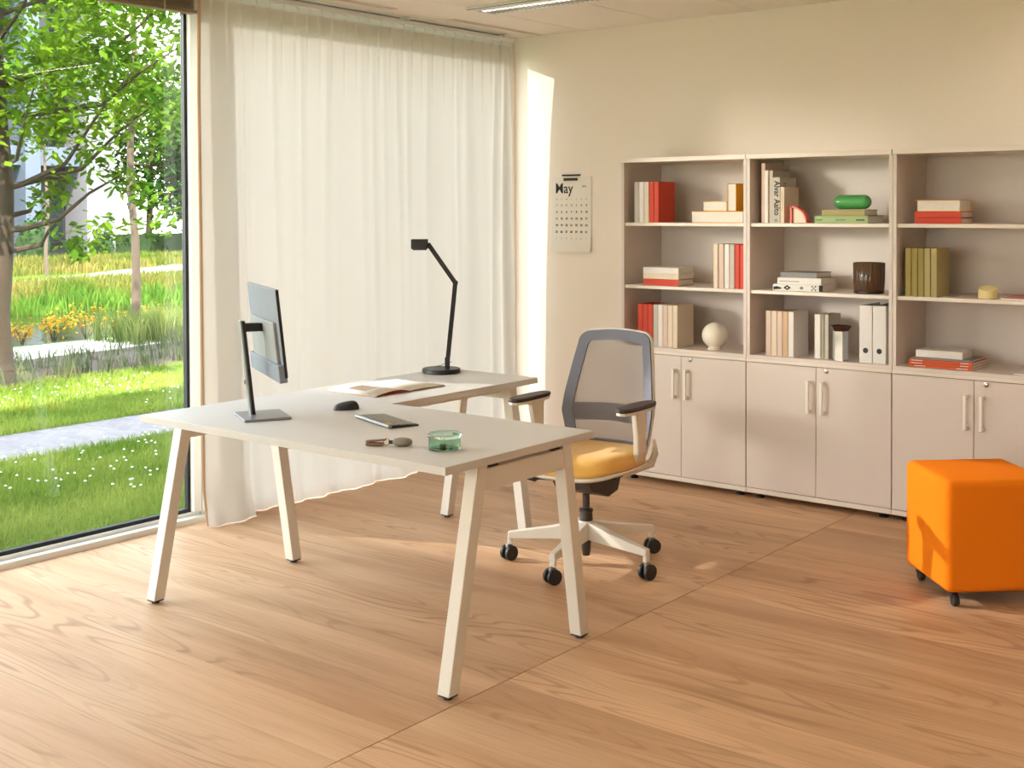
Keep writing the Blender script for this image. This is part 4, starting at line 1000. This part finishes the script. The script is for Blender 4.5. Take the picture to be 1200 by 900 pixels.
b_ = BM(); xs_ = np.unique(np.concatenate([[p[0] for p in PROF], np.linspace(-.46, -22, 60)]))
grid(b_, len(xs_), 14, lambda i, j: (xs_[i], -36 + 86 * j / 13, ground(xs_[i]))); box(b_, -.46, 30, -36, YB - .21, GZ - .2, GZ); struct('ground_lawn', b_, lawn_soil, 'green lawn falling to the pond outside the window', 'lawn')
pav = bpy.data.materials.new('brick_paving'); pav.use_nodes = True; t = pav.node_tree; bs = t.nodes['Principled BSDF']
tc = t.nodes.new('ShaderNodeTexCoord'); bk = t.nodes.new('ShaderNodeTexBrick'); bk.inputs['Scale'].default_value = 5.0; bk.inputs['Color1'].default_value = lin((126, 117, 118)); bk.inputs['Color2'].default_value = lin((108, 100, 102)); bk.inputs['Mortar'].default_value = lin((104, 94, 92)); bk.inputs['Mortar Size'].default_value = .02
t.links.new(tc.outputs['Object'], bk.inputs['Vector']); t.links.new(bk.outputs['Color'], bs.inputs['Base Color']); bs.inputs['Roughness'].default_value = .85
strip('ground_paved_path', -2.93, -3.85, 'mauve brick paved path across the near lawn', 'path', pav, .012, n=4, ny=30)
gravel = mat('gravel', (176, 164, 150), .95, noise=.12, nscale=12, bump=.5, bscale=60)
mulch = mat('mulch', (66, 46, 34), .95, noise=.45, nscale=14, bump=1.0, bscale=40)
strip('ground_mulch_bed', -6.0, -7.9, 'brown mulch bed planted with grasses beyond the lawn', 'flower bed', mulch, .015, skew=-.12, n=6)
strip('ground_gravel_path', -7.9, -9.15, 'pale gravel path along the near bank of the pond', 'path', gravel, .010, skew=-.12, n=5)
b_ = BM(); fx = [(-22.5, 8.3), (-24.0, 11.2), (-27.0, 16.5), (-33, 26)]
lo = [(-20.6, 3), (-22.3, 8.8), (-23.4, 11.5), (-25.2, 15.5), (-30, 24), (-36, 33)]; hi = [(-22.2, 3), (-24.3, 9.9), (-25.7, 12.9), (-29.1, 18.3), (-34.5, 26), (-41, 35)]
grid(b_, 6, 2, lambda i, j: ((lo, hi)[j][i][0], (lo, hi)[j][i][1], ground((lo, hi)[j][i][0]) + .02)); struct('ground_far_path', b_, gravel, 'pale winding path beyond the pond', 'path')
wat = bpy.data.materials.new('pond_water'); wat.use_nodes = True; t = wat.node_tree; bs = t.nodes['Principled BSDF']
bs.inputs['Base Color'].default_value = lin((44, 42, 22)); bs.inputs['Roughness'].default_value = .05; bs.inputs['IOR'].default_value = 1.33
tc = t.nodes.new('ShaderNodeTexCoord'); mp = t.nodes.new('ShaderNodeMapping'); mp.inputs['Scale'].default_value = (1, .5, 1); n = t.nodes.new('ShaderNodeTexNoise'); n.inputs['Scale'].default_value = 5; n.inputs['Detail'].default_value = 3; bp = t.nodes.new('ShaderNodeBump'); bp.inputs['Strength'].default_value = .25; bp.inputs['Distance'].default_value = .03
t.links.new(tc.outputs['Object'], mp.inputs[0]); t.links.new(mp.outputs[0], n.inputs['Vector']); t.links.new(n.outputs['Fac'], bp.inputs['Height']); t.links.new(bp.outputs[0], bs.inputs['Normal'])
b_ = BM(); box(b_, -18.6, -12.0, -12, 40, -.62, -.48); struct('ground_pond', b_, wat, 'still green pond between the gravel paths', 'pond')

def blades(name, n, xr, yr, h, w, material, label, cat, lean=.5, skew=0, base=None, mask=None, parent=None):
    x = rng.uniform(min(xr), max(xr), n); y = rng.uniform(yr[0], yr[1], n); x = x + skew * y
    if mask is not None:
        k = mask(x, y); x, y = x[k], y[k]; n = len(x)
    z = np.interp(-x, [-p[0] for p in PROF], [p[1] for p in PROF]) if base is None else np.full(n, base)
    a = rng.uniform(0, 2 * PI, n); hh = rng.uniform(h[0], h[1], n); ln = rng.uniform(0, lean, n) * hh; b2 = a + rng.uniform(-1, 1, n)
    ww = w * rng.uniform(.6, 1.3, n)
    P = np.stack([x, y, z], 1)
    d = np.stack([np.cos(a), np.sin(a), np.zeros(n)], 1) * ww[:, None] / 2
    l = np.stack([np.cos(b2 + 1.57), np.sin(b2 + 1.57), np.zeros(n)], 1) * ln[:, None]; up = np.zeros((n, 3)); up[:, 2] = hh
    V = np.stack([P - d, P + d, P + up * .6 + l * .35 + d * .7, P + up + l, P + up * .6 + l * .35 - d * .7], 1).reshape(-1, 3)
    i = np.arange(n)[:, None] * 5
    Fq = np.concatenate([i + np.array([[0, 1, 2]]), i + np.array([[0, 2, 4]]), i + np.array([[4, 2, 3]])], 0)
    o = mesh_np(name, V, Fq, material, parent); 
    if label: tag(o, label, cat, kind='stuff')
    return o
gm = leaf_mat('grass_blade', (98, 124, 46), (148, 158, 76), .3, .9)
gm2 = leaf_mat('grass_far', (74, 98, 34), (132, 118, 64), .3, .5)
blades('near_grass', 70000, (-.50, -2.95), (-4.2, .6), (.03, .075), .006, gm, 'short mown grass between window and paved path', 'grass', .8)
blades('middle_grass', 60000, (-3.83, -6.35), (-3.0, 3.6), (.03, .07), .008, gm, 'sunlit mown grass between paved path and mulch bed', 'grass', .8)
blades('bank_grass', 26000, (-18.75, -22.6), (2, 20), (.10, .34), .03, gm2, 'long dry grass on the far bank above the reeds', 'grass', .7)
blades('meadow_grass', 22000, (-26, -34.2), (6, 34), (.12, .34), .05, gm2, 'meadow grass between far path and office building', 'grass', .7, mask=lambda x, y: x < -24.6 - .50 * (y - 10) * (y > 10) * .9)
# daisies in the lawn
n = 560
dx = np.concatenate([rng.uniform(-2.9, -1.3, n // 2), rng.uniform(-5.6, -3.9, n // 2)]); dy = np.concatenate([rng.uniform(-3.8, .2, n // 2), rng.uniform(-2.2, 2.4, n // 2)])
kk = (np.sin(dx * 3.1 + dy * 1.7) + np.sin(dy * 2.9 + 1)) > -.2; dx, dy = dx[kk], dy[kk]; n = len(dx)
ang = np.arange(6) * PI / 3
V = np.zeros((n, 7, 3)); V[:, :, 0] = dx[:, None]; V[:, :, 1] = dy[:, None]; V[:, :, 2] = GZ + .078
V[:, :6, 0] += np.cos(ang) * .009; V[:, :6, 1] += np.sin(ang) * .009; V[:, 6, 2] += .006
Fq = np.concatenate([np.arange(n)[:, None] * 7 + np.array([[k, (k + 1) % 6, 6]]) for k in range(6)], 0)
tag(mesh_np('daisies', V.reshape(-1, 3), Fq, mat('daisy_white', (240, 238, 228), .8, noise=.02)), 'tiny white daisies scattered in the mown grass', 'flowers', kind='stuff')
# bedding grasses in the mulch, reeds on the far bank
bm_ = leaf_mat('bedding_blade', (64, 82, 54), (104, 108, 74), .25, 1.5)
def clumps(name, nc, per, xr, yr, h, w, material, label, cat, skew=0, spread=.12, lean=.7):
    cx_ = rng.uniform(min(xr), max(xr), nc); cy_ = rng.uniform(yr[0], yr[1], nc); cx_ += skew * cy_
    x = np.repeat(cx_, per) + rng.normal(0, spread * .5, nc * per); y = np.repeat(cy_, per) + rng.normal(0, spread * .5, nc * per); n = nc * per
    z = np.interp(-x, [-p[0] for p in PROF], [p[1] for p in PROF]); a = rng.uniform(0, 2 * PI, n); hh = rng.uniform(h[0], h[1], n); ln = rng.uniform(.1, lean, n) * hh
    P = np.stack([x, y, z], 1); d = np.stack([np.cos(a), np.sin(a), np.zeros(n)], 1) * (w * rng.uniform(.6, 1.3, n))[:, None] / 2
    b2 = rng.uniform(0, 2 * PI, n); l = np.stack([np.cos(b2), np.sin(b2), np.zeros(n)], 1) * ln[:, None]; up = np.zeros((n, 3)); up[:, 2] = hh
    V = np.stack([P - d, P + d, P + up * .6 + l * .35 + d * .7, P + up + l, P + up * .6 + l * .35 - d * .7], 1).reshape(-1, 3); i = np.arange(n)[:, None] * 5
    Fq = np.concatenate([i + np.array([[0, 1, 2]]), i + np.array([[0, 2, 4]]), i + np.array([[4, 2, 3]])], 0)
    return tag(mesh_np(name, V, Fq, material), label, cat, kind='stuff')
clumps('bedding_grasses', 190, 16, (-6.15, -7.7), (-2, 6), (.10, .30), .012, bm_, 'grey green tufted grasses planted in the mulch bed', 'grasses', -.12)
clumps('path_side_grasses', 150, 30, (-8.0, -9.0), (2.6, 7), (.2, .5), .014, leaf_mat('path_side_blade', (88, 112, 54), (140, 146, 84), .3, 1.5), 'pale tall grasses growing along the gravel path', 'grasses', -.12)
clumps('reeds', 150, 26, (-17.4, -18.2), (4, 18), (.22, .58), .045, leaf_mat('reed_blade', (52, 92, 30), (104, 134, 52), .3, 1.0), 'bright green reeds along the far edge of the pond', 'reeds', 0, .35, .5)

barkm = mat('tree_bark', (62, 50, 38), .9, noise=.35, nscale=14, bump=1.0, bscale=40, stretch=(1, 1, .35)); barkl = mat('tree_bark_pale', (88, 74, 62), .9, noise=.25, nscale=10, bump=.8, bscale=40, stretch=(1, 1, .5))
def leaves(name, centers, radii, per, size, material, parent, seed=0, droop=.35):
    g_ = np.random.default_rng(seed); n = len(centers) * per
    cpt = np.repeat(np.asarray(centers, float), per, 0); rad = np.repeat(np.asarray(radii, float), per)[:, None]
    p = cpt + g_.normal(0, .5, (n, 3)) * rad
    a = g_.uniform(0, 2 * PI, n); tl = g_.normal(-droop, .45, n); L_ = size * g_.uniform(.6, 1.25, n)
    d = np.stack([np.cos(a) * np.cos(tl), np.sin(a) * np.cos(tl), np.sin(tl)], 1); s = np.stack([-np.sin(a), np.cos(a), g_.normal(0, .4, n)], 1); s /= np.linalg.norm(s, axis=1)[:, None]
    d *= L_[:, None]; s *= (L_ * .30)[:, None]
    V = np.stack([p, p + d * .45 - s, p + d, p + d * .45 + s], 1).reshape(-1, 3); i = np.arange(n)[:, None] * 4
    Fq = np.concatenate([i + np.array([[0, 1, 2]]), i + np.array([[0, 2, 3]])], 0)
    o = mesh_np(name, V, Fq, material, parent); o['kind'] = 'stuff'; return o
RL_ = np.array([.784, .621, 0]); RF_ = np.array([-.621, .784, 0])     # across and along the view from the room
def tree(label, loc, height, r0, bark, leafm, crown_c, crown_r, nclu, per, lsize, seed, lean=(0, 0), nbr=16, extra=(), cr=.30, zmin=None, branches=(), group=None, name='tree'):
    g_ = np.random.default_rng(seed)
    t = thing(name, label, 'tree', loc, 0, group)
    b_ = BM(); n = 10
    path = [(lean[0] * (k / n) ** 1.3 + .03 * math.sin(k * 1.7 + seed), lean[1] * (k / n) ** 1.3 + .03 * math.cos(k * 1.3 + seed), height * k / n) for k in range(n + 1)]
    path[0] = (0, 0, -.05)
    tube(b_, path, [r0 * (1.25 if k == 0 else 1) * (1 - .75 * k / n) for k in range(n + 1)], 12); obj('trunk', b_, bark, t, smooth=True)
    cen, rad = [], []
    cc = np.array(crown_c); crr = np.array(crown_r)
    while len(cen) < nclu:
        q = g_.normal(0, 1, 3); q /= np.linalg.norm(q); rr = g_.uniform(.35, 1) ** .6
        off = q * rr * crr
        p = cc + RL_ * off[0] + RF_ * off[1] + np.array([0, 0, off[2]])
        if zmin is not None and p[2] < zmin: continue
        cen.append(p); rad.append(cr * g_.uniform(.6, 1.2))
    for p, r in extra: cen.append(np.array(p)); rad.append(r)
    # branches reach from the trunk to some of the leaf clusters
    pick = g_.choice(len(cen) - len(extra), nbr, replace=False)
    for k in list(pick) + list(range(len(cen) - len(extra), len(cen), 6)):
        e_ = cen[k]; z0 = max(.6, min(height * .92, e_[2] - np.linalg.norm(e_[:2]) * g_.uniform(.35, .8)))
        f = z0 / height; i0 = min(n - 1, int(f * n)); a0 = np.array(path[i0]) * (1 - (f * n - i0)) + np.array(path[min(n, i0 + 1)]) * (f * n - i0)
        mid = a0 * .5 + e_ * .5 + np.array([0, 0, -.10 * np.linalg.norm(e_ - a0)]) + g_.normal(0, .06, 3)
        b_ = BM(); rb = r0 * .32 * (1 - .6 * f)
        tube(b_, [a0, a0 * .7 + mid * .3 + g_.normal(0, .02, 3), mid, mid * .5 + e_ * .5 + np.array([0, 0, .04]), e_], [rb, rb * .8, rb * .6, rb * .4, rb * .2], 6); obj('branch', b_, bark, t, smooth=True)
    leaves('foliage', cen, rad, per, lsize, leafm, t, seed)
    return t
lf1 = leaf_mat('leaf_spring', (52, 92, 22), (116, 142, 36), .4, 1.2); lf2 = leaf_mat('leaf_deep', (30, 62, 26), (66, 98, 38), .35, .4)
def lat(a, d, z): return tuple(RL_ * a + RF_ * d + np.array([0, 0, z]))
ex = [(lat(.55 + .12 * k, .1 * math.sin(k * 2), 1.42 + .12 * math.cos(k * 1.7)), .13) for k in range(5)] + [(lat(1.0 + .10 * k, .15 * math.sin(k), 2.05 - .07 * k + .08 * math.sin(k * 3)), .17) for k in range(7)] + [(lat(.35 + .08 * k, 0.1, 1.75 + .05 * k), .14) for k in range(4)]
tree('big spring green tree with thick trunk beyond the lawn', (-6.28, -.30, GZ), 6.4, .125, barkm, lf1, lat(.25, 0, 3.9), (1.75, 1.4, 1.9), 440, 26, .115, 3, (.12, .0), 20, ex, .27, 2.15)
tree('slender young tree with pale trunk by the pond path', (-9.1, 3.05, GZ), 6.5, .062, barkl, lf1, lat(.1, 0, 4.3), (1.25, 1.2, 2.0), 120, 22, .12, 5, (-.05, .05), 12, [(lat(.30, 0, 2.5), .2), (lat(-.25, 0, 2.9), .2), (lat(.5, .1, 3.0), .25)], .30, 2.7)
tree('thin sapling standing beyond the far path', (-25.8, 11.6, -.2), 6.5, .055, barkl, lf2, lat(0, 0, 5.2), (1.2, 1.2, 1.6), 60, 16, .2, 9, (0, 0), 8, (), .35)
far = [(-42, 26.0, 8.5, 2.0, 21), (-46, 32.5, 9.5, 2.4, 22), (-36.5, 24.0, 7.0, 1.6, 23), (-54, 38.5, 10, 2.8, 24), (-37, 28.6, 7.6, 2.0, 25), (-54, 31.8, 11, 2.6, 26)]
fl = ['broad dark tree next to the corner of the office building', 'tall full tree behind the clipped far hedge', 'smaller leafy tree in front of the far hedge', 'distant round tree beyond the hedge', 'leafy tree standing among the tall ones at the hedge', 'tallest distant tree behind the office building corner']
for (x, y, h, r, sd_), lb in zip(far, fl):
    tree(lb, (x, y, ground(x)), h, .16, barkm, lf2, (0, 0, h * .62), (r, r, h * .42), 110, 26, .38, sd_, (.2, .1), 9, (), .75, None, group='trees beyond the pond')
# hedge along the far side
hg = thing('hedge', 'low clipped dark hedge in front of the distant trees', 'hedge', (-39.3, 21.5, ground(-39.3)))
b_ = BM(); box(b_, -.5, .5, 0, 26, 0, .75); obj('hedge_core', b_, mat('hedge_core', (36, 58, 24), .95, noise=.4, nscale=6), hg)
leaves('hedge_leaves', [(rng.uniform(-.5, .55), rng.uniform(0, 26), rng.uniform(.1, .85)) for _ in range(700)], [.22] * 700, 8, .16, lf2, hg, 31)
# shrubs at the water's edge
sf = leaf_mat('leaf_orange', (176, 112, 34), (176, 146, 50), .35, 5)
for k, (x, y, s) in enumerate(((-9.9, 1.95, .22), (-10.0, 2.45, .34), (-10.05, 2.95, .42), (-10.1, 3.45, .28), (-10.1, 3.95, .36), (-10.15, 4.45, .24), (-10.15, 5.0, .30), (-10.2, 5.5, .24))):
    t = thing('shrub', 'low orange tipped shrub at the near edge of the pond', 'shrub', (x, y, ground(x)), 0, 'orange shrubs along the pond')
    g_ = np.random.default_rng(50 + k); tips = []
    b_ = BM()
    for j in range(9):
        a = g_.uniform(0, 6.28); tip = np.array([math.cos(a) * s * .45, math.sin(a) * s * .45, s * g_.uniform(.5, 1)]); tips.append(tip)
        tube(b_, [(0, 0, -.02), tuple(tip * .5 + np.array([0, 0, .03])), tuple(tip)], [.007, .005, .003], 5)
    obj('stems', b_, barkm, t); leaves('leaves', tips, [.10] * 9, 16, .06, sf, t, 60 + k)
for k, (x, y, r) in enumerate(((-35.6, 16.8, .8), (-35.4, 19.5, .5), (-35.4, 18.3, .4))):
    t = thing('bush', ['rounded green bush at the foot of the office building', 'small bush beside the pale pier of the office building', 'smallest bush among those at the office building'][k], 'bush', (x, y, ground(x)))
    cen = [(r * .7 * math.cos(a) * math.cos(b), r * .7 * math.sin(a) * math.cos(b), r * .8 + r * .75 * math.sin(b)) for a, b in rng.uniform(-1.2, 3.1, (40, 2))]
    b_ = BM(); lathe(b_, [(0, -.05), (r * .6, .0), (r * .75, r * .7), (r * .5, r * 1.3), (0, r * 1.45)], 12); obj('bush_core', b_, MATS['hedge_core'], t, smooth=True); leaves('leaves', cen, [.25] * 40, 14, .15, lf2, t, 70 + k)
# office building opposite
bd = thing('office_building', 'dark glazed office building with pale grey piers across the pond', 'building', (-37.2, 0, ground(-37.2)))
pier = mat('pier_panel', (112, 110, 116), .6, noise=.05, nscale=3); pier2 = mat('pier_panel_blue', (82, 90, 106), .6, noise=.05, nscale=3); dglass = mat('dark_glazing', (22, 32, 42), .1, noise=.2, nscale=.8); dwall = mat('dark_cladding', (30, 32, 38), .6, noise=.1, nscale=2)
b_ = BM(); box(b_, -12, -1.2, 5.5, 20.9, 0, 15); obj('wall', b_, dwall, bd)
for yy in (5.5, 7.0, 10.3, 13.6):
    b_ = BM(); box(b_, -1.2, .2, yy, yy + .8, 0, 15); obj('pier', b_, pier2, bd)
b_ = BM(); box(b_, -1.2, .2, 17.35, 17.95, 0, 15); obj('pier', b_, pier2, bd)
b_ = BM(); box(b_, -1.2, .3, 19.75, 20.95, 0, 15); obj('pier', b_, pier, bd)
for zz in (3.4, 6.6, 9.8, 13.0):
    b_ = BM(); box(b_, -1.2, -.1, 5.5, 20.9, zz, zz + .7); obj('spandrel', b_, pier2, bd)
for k in range(5):
    ya = (8.0, 11.3, 14.6, 18.1, 16.4)[k]; yb = ya + (2.1, 2.1, 1.6, 1.5, .85)[k]
    for z0 in (.5, 4.3, 7.5, 10.7):
        b_ = BM(); box(b_, -1.19, -1.05, ya, yb, z0, z0 + 2.0); w_ = obj('window', b_, dwall, bd)
        b_ = BM(); box(b_, -1.06, -1.02, ya + .08, yb - .08, z0 + .08, z0 + 1.92); obj('pane', b_, dglass, w_)
